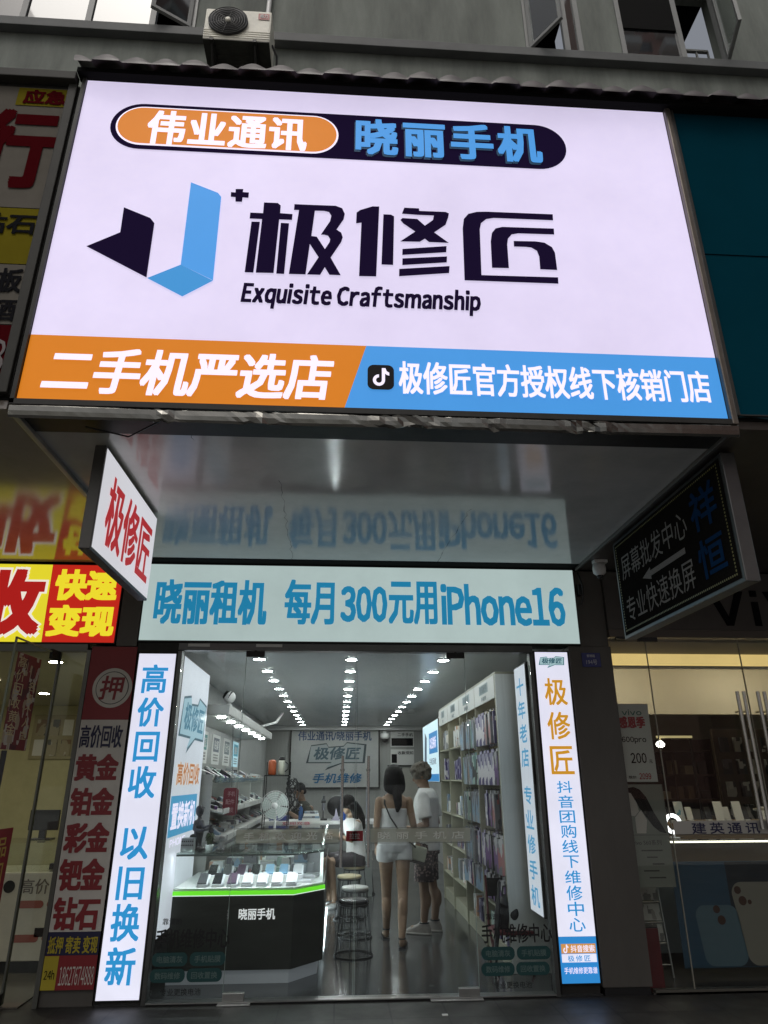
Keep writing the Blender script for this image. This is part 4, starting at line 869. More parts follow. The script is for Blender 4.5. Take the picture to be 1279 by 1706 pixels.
m = MB(); m.box(3.45, 5.9, 2.1, 2.6, .012, 1.018); obj('body', m, mat('oak_dark', (.12, .08, .045), rough=.5), dt)
for i in range(7):
    x = 3.55 + i * .22; t = thing('phone_stand', 'small white phone stand on the wooden table in the phone shop', 'phone stand', (x, 2.15, 1.081), 'phone stands on the wooden table')
    m = MB(); m.box(x - .03, x + .03, 2.11, 2.17, 1.081, 1.11, b=.004); obj('base', m, M_WHITE, t)
    m = MB(); m.poly_prism([(x - .035, 2.13, 1.111), (x + .035, 2.13, 1.111), (x + .035, 2.17, 1.24), (x - .035, 2.17, 1.24)], (0, .01, 0)); obj('phone', m, M_BLACK if i % 2 else M_WHITEPAPER, t)
rl = thing('ring_lamp', 'bright white ring lamp on the counter in the phone shop', 'lamp', (3.30, 1.1, 1.0))
m = MB(); m.tube([(3.30 + .075 * math.cos(2 * math.pi * i / 24), 1.1, 1.13 + .075 * math.sin(2 * math.pi * i / 24)) for i in range(24)], .018, n=8, closed=True); obj('ring', m, mat('ring_lamp_glow', (1, 1, 1), emit=3), rl)
m = MB(); m.tube([(3.30, 1.1, 1.002), (3.30, 1.1, 1.05)], .008, n=8); m.lathe([(.05, 1.0), (.05, 1.01)], (3.30, 1.1, 0), n=16); obj('stand', m, M_WHITE, rl)
for i, x in enumerate((3.62, 3.84, 4.30, 4.52)):
    t = thing('leaflet_stand', 'upright white card on the wooden table of the phone shop, %s from the ring lamp' % ('first', 'second', 'third', 'fourth')[i], 'card', (x, 2.05, 1.081)); m = MB(); m.poly_prism([(x - .05, 2.04, 1.0815), (x + .05, 2.04, 1.0815), (x + .05, 2.09, 1.30), (x - .05, 2.09, 1.30)], (0, .006, 0)); obj('card', m, M_WHITEPAPER if i != 1 else printed('card_print', (.5, .55, .55), ((.1, .3, .4), (.6, .6, .6)), 20), t)
rg = thing('phone_rack', 'wall rack of framed phones and small bright packs at the right of the phone shop', 'rack', (5.9, 4.1, 1.0))
m = MB(); m.box(5.45, 6.6, 4.06, 4.12, .9, 2.22, b=.005); m.box(5.5, 6.55, 4.0, 4.4, .012, .899); obj('back_panel', m, mat('rack_dark_wood', (.07, .05, .03), rough=.5, noise=.2), rg)
for j in range(4):
    for i in range(5):
        m = MB(); x = 5.52 + i * .21; z = 1.0 + j * .30; m.box(x, x + .13, 4.02, 4.055, z, z + .2, b=.004); obj('framed_phone', m, printed('rack_print_%d' % ((i + j) % 3), ((.05, .05, .05), (.4, .38, .33), (.1, .09, .09))[(i + j) % 3], ((.5, .48, .42), (.03, .03, .03)), 12, seed=i + j), rg)
bu = thing('wall_lamp', 'small bright lamp glowing under a pale bar at the back of the phone shop', 'lamp', (4.62, 4.1, 1.95))
m = MB(); m.lathe([(.02, 0), (.055, .02), (.06, .05), (.03, .085), (.005, .095)], (4.62, 4.0, 1.96), n=16); obj('bulb', m, mat('bulb_glow', (1, .96, .85), emit=8), bu)
m = MB(); m.box(4.58, 5.10, 3.98, 4.02, 2.09, 2.12); m.box(4.61, 4.63, 3.99, 4.01, 2.056, 2.089); obj('bar', m, mat('bar_lamp', (.6, .5, .3), emit=.5, ecol=(.8, .65, .3)), bu)
m = MB(); m.box(5.06, 5.09, 3.99, 4.02, .012, 2.088); obj('post', m, M_DARKMETAL, bu)
dw = thing('inner_doorway', 'dark wooden partition with doorway inside the phone shop', 'partition', (4.3, 5, 0))
m = MB(); m.box(3.2, 4.4, 5.6, 5.7, .012, 2.3); obj('panel', m, mat('partition_brown', (.10, .075, .05), rough=.5, noise=.15), dw)
m = MB(); m.box(3.6, 4.1, 5.58, 5.598, .012, 2.0); obj('door', m, mat('partition_door', (.035, .025, .018), rough=.4), dw)
ch = thing('folding_box_rack', 'pale wire rack with leaflets standing on the floor beside the pillar in the phone shop', 'rack', (2.65, .45, .0))
m = MB()
for x in (2.60, 2.80): m.tube([(x, .4, .012), (x, .5, .70)], .008, n=6)
for z in (.1, .25, .4, .55): m.tube([(2.60, .41 + z * .14, z), (2.80, .41 + z * .14, z)], .006, n=6)
obj('frame', m, M_ALU, ch)
for z in (.27, .42, .57):
    m = MB(); m.poly_prism([(2.62, .40 + z * .1, z), (2.78, .40 + z * .1, z), (2.78, .43 + z * .1, z + .12), (2.62, .43 + z * .1, z + .12)], (0, .01, 0)); obj('leaflet', m, printed('leaflet_print', (.5, .48, .42), ((.3, .28, .24), (.15, .14, .12)), 30), ch)
rc2 = thing('red_carton', 'narrow dark red carton standing on the floor beside the pillar in the phone shop', 'carton', (2.54, .2, .0))
m = MB(); m.box(2.47, 2.60, .12, .24, .0125, .42, b=.004); obj('body', m, mat('carton_red', (.12, .01, .012), rough=.5), rc2)
m = MB(); m.box(2.475, 2.595, .125, .235, .4205, .43); obj('lid', m, M_BLACK, rc2)
for j, y in enumerate((1.35, 4.0)):
    for i, x in enumerate((3.2, 4.6, 6.0)): downlight(x, y, 2.83, 'phone shop ceiling lamp, %s row from the glass, %s from the pillar' % (('first', 'second')[j], ('first', 'second', 'third')[i]), LAMP_W, .05, 'phone shop ceiling lights')

# ================================================================== the shop's room
M_IWALL = mat('interior_wall', (.40, .41, .40), rough=.5, noise=.1, nscale=2)
M_BWALL = mat('back_wall_panel', (.34, .345, .33), rough=.45, noise=.1, stretch=(6, 1, .2))
m = MB(); m.box(-1.85, -1.76, .15, 11.4, 0, 2.75); struct('left_wall', m, M_IWALL)
m = MB(); m.box(2.06, 2.15, .15, 11.4, 0, 2.75); struct('right_wall', m, M_IWALL)
m = MB(); m.box(-1.85, 2.15, 11.41, 11.5, 0, 2.9); struct('back_wall', m, M_BWALL)
m = MB(); m.box(-1.85, 2.15, .1, 11.4, 2.752, 2.86); struct('ceiling', m, mat('glossy_ceiling_panel', (.56, .585, .60), rough=.22, noise=.12, nscale=.8, stretch=(1, .3, 1), rnoise=.06))
ordn = ('first', 'second', 'third', 'fourth', 'fifth', 'sixth', 'seventh', 'eighth', 'ninth', 'tenth', 'eleventh', 'twelfth', 'thirteenth')
for side, x in (('left', -.868), ('middle', .112), ('right', 1.105)):
    for k in range(13):
        downlight(x, .457 + .853 * k, 2.75, '%s round ceiling lamp from the glass doors in the %s lamp row of the shop' % (ordn[k], side), LAMP_C, .058, 'ceiling lamps of the shop')
bm_ = thing('ceiling_beam', 'pale beam across the ceiling at the back of the shop', 'beam', (.15, 9.0, 2.6))
m = MB(); m.box(-1.75, 2.05, 11.2, 11.4, 2.66, 2.75); obj('beam', m, M_WHITE, bm_)

# light boxes on the side walls
il = thing('inner_lightbox', 'white lit panel with logo and orange lettering on the left inside wall', 'light box', (-1.5, .8, .4))
XI = -1.40
m = MB(); m.box(-1.55, XI - .003, .17, 1.47, .38, 2.60, b=.006); obj('cabinet', m, M_DARKMETAL, il)
FI = Frame((XI, 0, 0), (0, 1, 0), (0, 0, 1))
F_IN = film('backlit_inner_white', (.55, .58, .64), .92, base=.5, noise=.08)
m = MB(); FI.rect(m, .18, .39, 1.46, 2.585, .0); obj('face_panel', m, F_IN, il)
bubble_logo(il, FI, .24, 1.80, 1.36, 2.30, film('backlit_line_dark', (.05, .12, .16), .8), film('backlit_logo_pale', (.30, .46, .54), .9), film('backlit_logo_teal', (.03, .17, .26), .8))
m = MB(); text(m, FI, '高价回收', .30, 1.50, 1.32, 1.70, bold=.045, d=.004); obj('lettering_edge', m, film('backlit_edge_cream', (.7, .6, .5), .9), il)
m = MB(); text(m, FI, '高价回收', .31, 1.505, 1.31, 1.695, bold=.02, d=.007); obj('orange_lettering', m, film('backlit_inner_orange', (.46, .17, .05), .9), il)
m = MB(); FI.rect(m, .20, 1.10, 1.32, 1.42, .003); obj('blue_block', m, film('backlit_inner_blue', (.06, .30, .52), .9), il)
m = MB(); text(m, FI, '置换新机', .26, 1.15, 1.26, 1.37, bold=.03, d=.006); text(m, FI, 'PHONE', .3, 1.02, .9, 1.08, d=.006); obj('white_lettering', m, F_LETTER, il)
ir = thing('inner_lightbox', 'narrow lit strip with blue vertical lettering just inside the right door frame', 'light box', (1.7, .3, .5))
XR_ = 1.665
m = MB(); m.box(XR_ + .003, XR_ + .08, .09, .50, .50, 2.54, b=.006); obj('cabinet', m, M_DARKMETAL, ir)
FRi = Frame((XR_, 0, 0), (0, -1, 0), (0, 0, 1))
m = MB(); FRi.rect(m, -.49, .51, -.10, 2.525, .0); obj('face_panel', m, F_IN, ir)
m = MB()
for i, ch in enumerate('十年老店'): text(m, FRi, ch, -.42, 2.26 - i * .205, -.17, 2.42 - i * .205, bold=.02, d=.004)
for i, ch in enumerate('专业修手机'): text(m, FRi, ch, -.42, 1.34 - i * .195, -.17, 1.49 - i * .195, bold=.02, d=.004)
obj('lettering', m, film('backlit_inner_blue', (.03, .20, .50), .9), ir)

# ---------------------------------------------------------------- left wall shelf with header and posters
M_SHELF = mat('grey_melamine', (.42, .42, .40), rough=.45, noise=.08)
M_ACRY = glass('acrylic', (.86, .90, .89), 1.35, .05, haze=.08, hazecol=(.5, .52, .5))
ls_ = thing('wall_shelf_unit', 'long left wall shelf unit with lamp lit header and sloping trays', 'shelf unit', (-1.5, 3.5, 0))
m = MB(); m.box(-1.755, -1.18, 1.55, 6.5, 2.195, 2.30, b=.008); obj('header', m, M_SHELF, ls_)
m = MB(); m.box(-1.755, -1.70, 1.55, 6.5, .012, 2.19); obj('back_panel', m, mat('shelf_back', (.33, .335, .32), rough=.5), ls_)
for k in range(7):
    y = 1.8 + k * .7; m = MB(); m.lathe([(.045, -.012), (.05, 0)], (-1.30, y, 2.19), n=16); obj('header_lamp', m, mat('shelf_lamp', (1, 1, 1), emit=55, ecol=(.97, 1, .985)), ls_)
for z, dx in ((1.52, .42), (1.22, .52), (.98, .58)):
    m = MB()
    for k in range(3):
        y0 = 1.6 + k * 1.64
        m.poly_prism([(-1.70, y0, z + .12), (-1.70 + dx, y0, z), (-1.70 + dx, y0, z + .015), (-1.70, y0, z + .135)], (0, 1.6, 0))
        m.box(-1.70 + dx, -1.70 + dx + .012, y0, y0 + 1.6, z - .002, z + .05)
    obj('sloping_tray', m, M_ACRY if z > 1.4 else M_SHELF, ls_)
for y in (1.55, 3.22, 4.86, 6.48):
    m = MB(); m.box(-1.70, -1.30, y, y + .018, .012, 1.6); obj('divider', m, M_SHELF, ls_)
pm = [mat('poster_ink_%s' % a, b, rough=.6) for a, b in (('indigo', (.07, .09, .24)), ('teal', (.08, .24, .24)), ('slate', (.12, .14, .17)), ('grey', (.16, .20, .21)), ('cyan', (.10, .42, .56)))]
FW = Frame((-1.69, 0, 0), (0, 1, 0), (0, 0, 1))
for k in range(5):
    y0 = 1.72 + k * .95
    t = thing('price_notice', 'white notice with %s block under the shelf header, %s from the front' % (('indigo', 'teal', 'slate', 'grey', 'bright cyan')[k], ordn[k]), 'notice', (-1.69, y0, 1.75), 'notices under the shelf header')
    mm = MB(); mm.box(-1.698, -1.692, y0, y0 + .62, 1.74, 2.12); obj('sheet', mm, M_WHITEPAPER if k != 4 else film('lit_notice', (.5, .75, .85), .7), t)
    mm = MB(); FW.rect(mm, y0 + .08, 1.90, y0 + .54, 2.08, .001); obj('colour_block', mm, pm[k], t)
    mm = MB()
    for r_ in range(3):
        for c_ in range(5): FW.rect(mm, y0 + .13 + c_ * .075, 1.78 + r_ * .035, y0 + .185 + c_ * .075, 1.80 + r_ * .035, .001)
    obj('print', mm, mat('notice_print', (.14, .14, .13), rough=.6), t)
    mm = MB(); text(mm, FW, ('特价机', '手机壳', '贴膜', '配件', '置换')[k], y0 + .14, 1.93, y0 + .48, 2.05, bold=.01, d=.002); obj('block_lettering', mm, M_WHITEPAPER, t)
rnd = random.Random(3)
pk = [printed('pack_%s' % a, b, {'white': ((.3, .3, .3), (.1, .1, .12), (.5, .3, .2)), 'silver': ((.6, .6, .6), (.08, .08, .1), (.2, .3, .4)), 'grey': ((.04, .04, .05), (.4, .4, .4), (.3, .1, .1)), 'mint': ((.6, .6, .58), (.1, .2, .18), (.05, .05, .05)), 'violet': ((.03, .025, .08), (.3, .28, .38), (.6, .58, .6)), 'black': ((.10, .10, .11), (.35, .35, .36), (.12, .05, .18)), 'rose': ((.6, .55, .55), (.2, .05, .05), (.05, .05, .05))}[a], 17) for a, b in (('white', (.62, .63, .62)), ('silver', (.28, .30, .32)), ('grey', (.15, .155, .17)), ('mint', (.35, .47, .42)), ('violet', (.06, .045, .14)), ('black', (.025, .025, .028)), ('rose', (.3, .2, .2)))]
for zi, (z, dx) in enumerate(((1.52, .42), (1.22, .52), (.98, .58))):
    for k in range(14):
        y = 1.65 + k * .345
        for r_ in range(2):
            f = .22 + .45 * r_; x = -1.70 + dx * f; zz_ = z + .12 * (1 - f) + .022
            m = MB(); M_ = Matrix.Translation((x, y + .13, zz_)) @ Matrix.Rotation(R(rnd.uniform(-8, 8)), 4, 'Z') @ Matrix.Rotation(R(14 + rnd.uniform(-14, 24)), 4, 'Y')
            h = rnd.choice((.02, .03, .05)); m.box(-.09, .09, -.055, .055, 0, h, b=.005, M=M_); m.box(-.078, .02, -.045, .045, h, h + .001, M=M_)
            o = obj('case_box', m, rnd.choice(pk[:4] + pk[:2] + pk[5:6]))
            tag(o, 'small phone case box lying on the %s sloping tray of the left wall shelf' % ('top', 'middle', 'lowest')[zi], 'box', 'phone case boxes on the %s tray of the left wall shelf' % ('top', 'middle', 'lowest')[zi])
rsn = thing('red_sign', 'dark red rounded sign with pale lettering hanging before the left wall shelf', 'sign', (-1.15, 2.0, 1.2))
FRs = FRONT(2.0)
m = MB(); FRs.rrect(m, -1.245, 1.19, -1.085, 1.465, .035, .0); m2 = MB(); m2.poly_prism([Vector(v) + Vector((0, .002, 0)) for v in m.v], (0, .012, 0)); obj('board', m2, mat('sign_dark_red', (.17, .012, .025), rough=.4), rsn)
m = MB(); text(m, FRs, '手机', -1.20, 1.38, -1.12, 1.43, bold=.01, d=.003); text(m, FRs, '配件', -1.215, 1.30, -1.12, 1.35, bold=.01, d=.003); text(m, FRs, '批发', -1.22, 1.22, -1.125, 1.27, bold=.01, d=.003); obj('lettering', m, mat('sign_rose_print', (.45, .26, .28), rough=.5), rsn)
m = MB(); m.tube([(-1.16, 2.0, 1.47), (-1.2, 2.0, 2.19)], .003, n=5); obj('cord', m, M_BLACK, rsn)
cam_ = thing('security_camera', 'white and black ball camera on the front end of the left shelf header', 'camera', (-1.22, 1.75, 2.30))
m = MB(); m.lathe([(.03, 0), (.035, .01), (.02, .025), (.015, .035)], (-1.22, 1.75, 2.302), n=14); obj('base', m, M_WHITE, cam_)
m = MB(); m.lathe([(.065 * math.sin(R(a)), -.065 * math.cos(R(a))) for a in range(0, 181, 15)], (-1.22, 1.75, 2.395), n=18); obj('ball', m, M_WHITE, cam_)
m = MB(); m.lathe([(.045, -.068), (.052, -.045), (.0655, -.005), (.0655, .0)], (-1.215, 1.75, 2.395), n=18, M=Matrix.Rotation(R(120), 3, 'Y')); obj('lens_face', m, M_BLACK, cam_)
tp = thing('wall_conduit', 'pale curved cable conduit on the left wall near the back of the shop', 'conduit', (-1.6, 6.6, 2.4))
m = MB(); m.tube([(-1.6, 6.4, 2.32), (-1.45, 6.8, 2.42), (-1.2, 7.4, 2.55), (-1.1, 7.6, 2.74)], .025, n=8); obj('pipe', m, M_WHITE, tp)

# ---------------------------------------------------------------- back wall
FBk = FRONT(11.36)
bs_ = thing('back_wall_sign', 'grey framed sign with shop names and logo on the back wall', 'sign', (-.1, 11.38, 1.4))
m = MB(); m.box(-1.17, .96, 11.361, 11.40, 1.36, 2.72, b=.01); obj('board', m, mat('sign_grey', (.43, .44, .43), rough=.5, noise=.06), bs_)
m = MB(); frame_bars(m, -1.19, .98, 1.34, 2.74, 11.345, 11.3605, .03); obj('frame', m, M_DARKMETAL, bs_)
m = MB(); text(m, FBk, '伟业通讯/晓丽手机', -1.0, 2.42, .78, 2.64, bold=.02); obj('navy_lettering', m, mat('sign_navy', (.03, .07, .16), rough=.5), bs_)
bubble_logo(bs_, FBk, -.75, 1.78, .62, 2.38, mat('sign_line', (.05, .07, .08), rough=.5), mat('sign_fill', (.36, .40, .40), rough=.5), mat('sign_fill_ink', (.07, .12, .15), rough=.5))
m = MB(); text(m, FBk, '手机维修', -.62, 1.46, .55, 1.68, bold=.02, shear=.2); obj('blue_lettering', m, mat('sign_blue', (.02, .14, .30), rough=.5), bs_)
c2 = thing('security_camera', 'white dome camera on the back wall right of the framed sign', 'camera', (1.08, 11.3, 2.4))
m = MB(); m.lathe([(.10, .0), (.11, -.08), (.10, -.12)], (1.10, 11.25, 2.58), n=16); m.box(1.06, 1.14, 11.26, 11.40, 2.585, 2.64); obj('housing', m, M_WHITE, c2)
m = MB(); m.lathe([(.085, 0), (.07, -.06), (.02, -.09)], (1.10, 11.25, 2.459), n=16); obj('lens', m, M_BLACK, c2)
for i, (z0, lab) in enumerate(((2.28, 'upper dark and white notice on the back wall right of the dome camera'), (1.86, 'lower white notice with dark print on the back wall right of the dome camera'))):
    t = thing('wall_notice', lab, 'notice', (1.55, 11.38, z0))
    m = MB(); m.box(1.25, 1.82, 11.385, 11.40, z0, z0 + .36); obj('sheet', m, M_WHITEPAPER, t)
    m = MB(); F_ = FRONT(11.384); F_.rect(m, 1.27, z0 + .02, 1.80, z0 + .20, .001) if i == 0 else F_.rect(m, 1.27, z0 + .05, 1.40, z0 + .25, .001); text(m, F_, '二手手机' if i == 0 else '收款须知', 1.42, z0 + .24, 1.8, z0 + .32, bold=.02, d=.001); obj('print', m, M_UINK, t)
dr = thing('inner_door', 'pale narrow door with dark frame in the back wall behind the standing couple', 'door', (1.5, 11.3, 0))
m = MB(); m.box(1.2, 1.9, 11.37, 11.40, .012, 1.80); obj('leaf', m, mat('door_pale', (.38, .37, .33), rough=.5), dr)
m = MB(); m.box(1.17, 1.20, 11.36, 11.40, .012, 1.83); m.box(1.9, 1.93, 11.36, 11.40, .012, 1.83); m.box(1.17, 1.93, 11.36, 11.40, 1.832, 1.86); m.box(1.5, 1.52, 11.36, 11.369, .02, 1.8); obj('frame', m, M_DARKMETAL, dr)
m = MB(); m.lathe([(.03, -.04), (.03, 0)], (1.27, 11.36, 1.0), axis='y', n=12); obj('handle', m, M_STEEL, dr)

# ---------------------------------------------------------------- front display counter
def chamfer(off): return [(-1.36 - 0, .45 - off), (-.36 + off * .4, .45 - off), (-.11 + off, .75 - off * .4), (-.11 + off, 1.60), (-1.36, 1.60)]
def slab(mb, off, z0, z1, inner=None):
    P = [(x, y, z0) for x, y in chamfer(off)]; mb.poly_prism(P, (0, 0, z1 - z0))
dc = thing('display_counter', 'dark green front counter with lit glass case, bright green light strip and white shop lettering', 'counter', (-.8, 1.0, 0))
m = MB(); slab(m, -.0, .115, .645); obj('body', m, mat('dark_green_board', (.020, .024, .018), rough=.35, noise=.12), dc)
m = MB(); slab(m, -.045, .012, .112); obj('kick_panel', m, mat('lit_kick_panel', (.55, .56, .58), rough=.35, emit=.06, ecol=(.8, .9, 1)), dc)
M_GREEN = mat('green_strip_lamp', (.2, .9, .05), emit=1.0, ecol=(.13, .68, .015))
m = MB()
c_ = chamfer(.0035)
def strip(mb, off, z0, z1, th=.006):
    c_ = chamfer(off)
    for (a, b) in zip(c_[:3], c_[1:3]): mb.poly_prism([(a[0], a[1], z0), (b[0], b[1], z0), (b[0], b[1], z1), (a[0], a[1], z1)], (0, th, 0))
strip(m, .008, .652, .683); obj('green_light_strip', m, M_GREEN, dc)
m = MB(); strip(m, .009, .6455, .6505); obj('white_light_line', m, mat('strip_white_lamp', (1, 1, 1), emit=.85, ecol=(.85, 1, .85)), dc)
m = MB(); slab(m, -.002, .684, .70); obj('case_floor', m, M_WHITE, dc)
m = MB(); slab(m, .004, .6465, .6835) if False else None
cg = chamfer(-.004); cin = chamfer(-.012)
m = MB()
for i in range(3):
    a, b, c2_, d2 = cg[i], cg[i + 1], cin[i + 1], cin[i]
    m.poly_prism([(a[0], a[1], .701), (b[0], b[1], .701), (c2_[0], c2_[1], .701), (d2[0], d2[1], .701)], (0, 0, .255))
obj('glass_case', m, M_CASEGLASS, dc)
m = MB(); P_ = [(x, y, .957) for x, y in chamfer(.002)]; m.poly_prism(P_, (0, 0, .012)); obj('glass_top', m, glass('green_edge_glass', (.80, .88, .85), 1.4), dc)
m = MB(); strip(m, .003, .9545, .9567, .055); strip(m, .0045, .944, .9544, .003); obj('top_edge', m, mat('top_edge_grey', (.10, .13, .12), rough=.3), dc)
m = MB(); strip(m, -.022, .947, .9538, .02); obj('case_light_strip', m, mat('case_lamp', (1, 1, 1), emit=60.0, ecol=(.92, .96, 1)), dc)
Fd = FRONT(.4495)
m = MB(); text(m, Fd, '晓丽手机', -.805, at(430, 1532, .45).z, -.505, at(430, 1513, .45).z, bold=.025, d=.002); obj('lettering', m, mat('lit_white_letter', (.8, .8, .8), emit=.7), dc)
phm = [mat('phone_%s' % a, b, rough=.15) for a, b in (('black', (.015, .015, .018)), ('graphite', (.06, .06, .065)), ('plum', (.07, .045, .07)), ('blue', (.22, .38, .55)), ('silver', (.5, .5, .52)), ('white', (.66, .66, .68)))]
M_STAND = mat('lit_white_stand', (.66, .66, .70), rough=.4)
names = ('black', 'graphite', 'plum', 'blue', 'silver', 'white')
frontrow = (1, 0, 2, 4, 4, 5, 5); backrow = (0, 1, 2, 0, 3, 3, 4)
def stand(x, y, z, ph_, label, group, tall=0.):
    t = thing('phone_on_stand', label, 'phone', (x, y, z), group)
    m = MB(); m.box(x - .028, x + .024, y - .054, y - .0515, z + .002, z + .016 + tall); obj('price_card', m, M_WHITEPAPER, t)
    m = MB(); m.poly_prism([(x - .045, y - .05, z), (x - .045, y + .08, z), (x - .04, y + .08, z + .085 + tall), (x - .04, y - .05, z + .022 + tall)], (.09 * 1, 0, 0)); obj('stand', m, M_STAND, t)
    m = MB(); m.poly_prism([(x - .038, y - .046, z + .026 + tall), (x + .038, y - .046, z + .026 + tall), (x + .034, y + .076, z + .088 + tall), (x - .034, y + .076, z + .088 + tall)], (0, -.004, .008)); obj('phone', m, phm[ph_], t)
for k in range(7): stand(-1.14 + k * .125, .56, .7005, frontrow[k], '%s phone on white stand, %s from left, front row in the counter case' % (names[frontrow[k]], ordn[k]), 'phones in the front counter case')
for k in range(7): stand(-1.10 + k * .125, .80, .7005, backrow[k], '%s phone on white stand, %s from left, back row in the counter case' % (names[backrow[k]], ordn[k]), 'phones in the front counter case', .04)
for k, (x, y) in enumerate(((-.30, .78), (-.28, .98), (-.24, 1.2), (-.42, 1.1))):
    m = MB(); m.box(x - .08, x + .08, y - .06, y + .06, .7005, .72 + .02 * (k % 2), b=.004); m.box(x - .07, x + .03, y - .05, y + .05, .7205 + .02 * (k % 2), .723 + .02 * (k % 2))
    tag(obj('phone_box', m, M_STAND), 'flat white phone box at the right end of the counter case, %s from front' % ordn[k], 'box', 'boxes in the lit counter case')
for k in range(12):
    x = -1.15 + (k % 6) * .16; y = 1.08 + (k // 6) * .26
    m = MB(); m.box(x - .065, x + .065, y - .07, y + .07, .7005, .76 + .03 * (k % 3) + .06 * (k // 6), b=.004)
    tag(obj('phone_box', m, pk[(0, 1, 2, 0, 3, 1)[k % 6]]), 'small phone box behind the phone stands in the lit counter case', 'box', 'boxes behind the phone stands')
for k, (x, y, h) in enumerate(((-.24, 1.42, .20), (-.42, 1.36, .15), (-.62, 1.45, .19), (-.30, 1.30, .10))):
    m = MB(); m.box(x - .075, x + .075, y - .05, y + .05, .7005, .7005 + h, b=.005); m.box(x - .06, x + .06, y - .0515, y - .0505, .72, .70 + h * .6)
    tag(obj('phone_box', m, M_STAND), 'upright white phone box at the back of the counter case, %s tallest' % ordn[(0, 2, 1, 3)[k]], 'box', 'upright boxes in the counter case')
# second counter running back along the aisle
gc = thing('glass_counter', 'long white glass counter with lit edge running back along the aisle behind the front counter', 'counter', (-.7, 3.0, 0))
m = MB(); m.box(-1.10, -.13, 1.66, 4.7, .10, .62, b=.006); obj('body', m, mat('counter_grey_green', (.12, .13, .125), rough=.4), gc)
m = MB(); m.box(-1.08, -.17, 1.68, 4.7, .012, .098); obj('kick_panel', m, M_DARKMETAL, gc)
m = MB(); m.box(-.128, -.112, 1.66, 4.7, .015, .034); m.box(-.168, -.158, 1.66, 4.6, .03, .06); obj('floor_light_strip', m, mat('floor_strip_lamp', (1, 1, 1), emit=9, ecol=(.82, .95, 1)), gc)
m = MB(); m.box(-1.10, -.13, 1.66, 4.7, .625, .64); obj('case_floor', m, M_WHITE, gc)
m = MB(); m.box(-1.10, -1.092, 1.66, 4.7, .645, .945); m.box(-.138, -.13, 1.66, 4.7, .645, .945); m.box(-1.09, -.14, 1.66, 1.668, .645, .945); obj('glass_case', m, M_CASEGLASS, gc)
m = MB(); m.box(-1.11, -.12, 1.655, 4.71, .947, .957); obj('glass_top', m, M_CASEGLASS, gc)
m = MB(); m.box(-.155, -.14, 1.68, 4.65, .925, .942); obj('case_light_strip', m, mat('case_lamp', (1, 1, 1)), gc)
for k in range(30):
    x = -1.0 + (k % 3) * .33 + rnd.uniform(-.03, .03); y = 1.80 + (k // 3) * .29
    m = MB(); M_ = Matrix.Translation((x, y, .6405)) @ Matrix.Rotation(R(rnd.uniform(-10, 10)), 4, 'Z'); hh = rnd.choice((.03, .05, .10, .16)); m.box(-.08, .08, -.05, .05, 0, hh, b=.004, M=M_); m.box(-.07, .07, -.04, .02, hh, hh + .002, M=M_)
    tag(obj('accessory_box', m, rnd.choice(pk[:3] + pk[:2])), 'small accessory box inside the long glass counter by the aisle', 'box', 'boxes inside the long glass counter')

# things on the counters
M_FIG = mat('dark_figurine', (.035, .038, .045), rough=.35, noise=.3, nscale=12)
fg = thing('figurine', 'dark statuette holding out its arms on the left end of the front counter', 'figurine', (-1.22, .72, .97))
m = MB()
m.tube([(-1.24, .72, .975), (-1.24, .72, 1.06), (-1.235, .72, 1.16), (-1.24, .72, 1.23)], [(.035, .03), (.04, .035), (.055, .04), (.02, .02)], n=12)
m.lathe([(.038 * math.sin(R(a)), -.046 * math.cos(R(a))) for a in range(0, 181, 20)], (-1.245, .715, 1.285), n=14)
m.tube([(-1.245, .73, 1.305), (-1.25, .74, 1.325)], [.045, .03], n=10)
m.tube([(-1.215, .70, 1.205), (-1.19, .65, 1.15), (-1.14, .62, 1.165), (-1.105, .61, 1.175)], [.02, .018, .015, .012], n=8); m.tube([(-1.27, .71, 1.205), (-1.27, .65, 1.14), (-1.20, .60, 1.13), (-1.13, .59, 1.145)], [.02, .018, .015, .012], n=8)
m.tube([(-1.22, .72, .975), (-1.2, .70, .975)], .03, n=10); voxel(m, 'body', M_FIG, .009, 2, fg)
m = MB(); m.lathe([(.07, .0), (.075, .012), (.06, .02)], (-1.235, .72, .9695), n=16); obj('base', m, M_BLACK, fg)
sp_ = thing('ventilated_box', 'grey box with rows of round holes on the left end of the front counter', 'box', (-1.3, .62, .97))
m = MB(); m.box(-1.355, -1.245, .56, .66, .9695, 1.075, b=.006); obj('body', m, mat('box_grey', (.30, .32, .31), rough=.5), sp_)
m = MB()
for r_ in range(2):
    for c2_ in range(6): disc(m, FRONT(.559), -1.345 + c2_ * .018, 1.02 + r_ * .03, .0065, .001, 10)
obj('holes', m, M_BLACK, sp_)
def plant(name, label, x, y, z, n, sp, hh, seed, col, pot):
    rr = random.Random(seed); t = thing(name, label, 'plant', (x, y, z))
    m = MB(); m.lathe([(.028, 0), (.038, .04), (.04, .045), (.034, .043)], (x, y, z), n=14); obj('pot', m, pot, t)
    m = MB()
    for i in range(n):
        a = rr.uniform(0, 6.28); l = rr.uniform(.4, 1) * sp; h = rr.uniform(.5, 1) * hh
        p0 = Vector((x + .02 * math.cos(a), y + .02 * math.sin(a), z + .04)); p1 = Vector((x + l * .6 * math.cos(a), y + l * .6 * math.sin(a), z + .04 + h)); p2 = Vector((x + l * math.cos(a), y + l * math.sin(a), z + .03 + h * .8)); s_ = Vector((-math.sin(a), math.cos(a), 0)) * rr.uniform(.006, .012)
        m.add([p0, p1 - s_, p1 + s_, p2], [(0, 1, 2), (1, 3, 2)])
    obj('leaves', m, col, t)
M_LEAF = mat('pot_leaf', (.04, .08, .02), rough=.5, noise=.4, nscale=40)
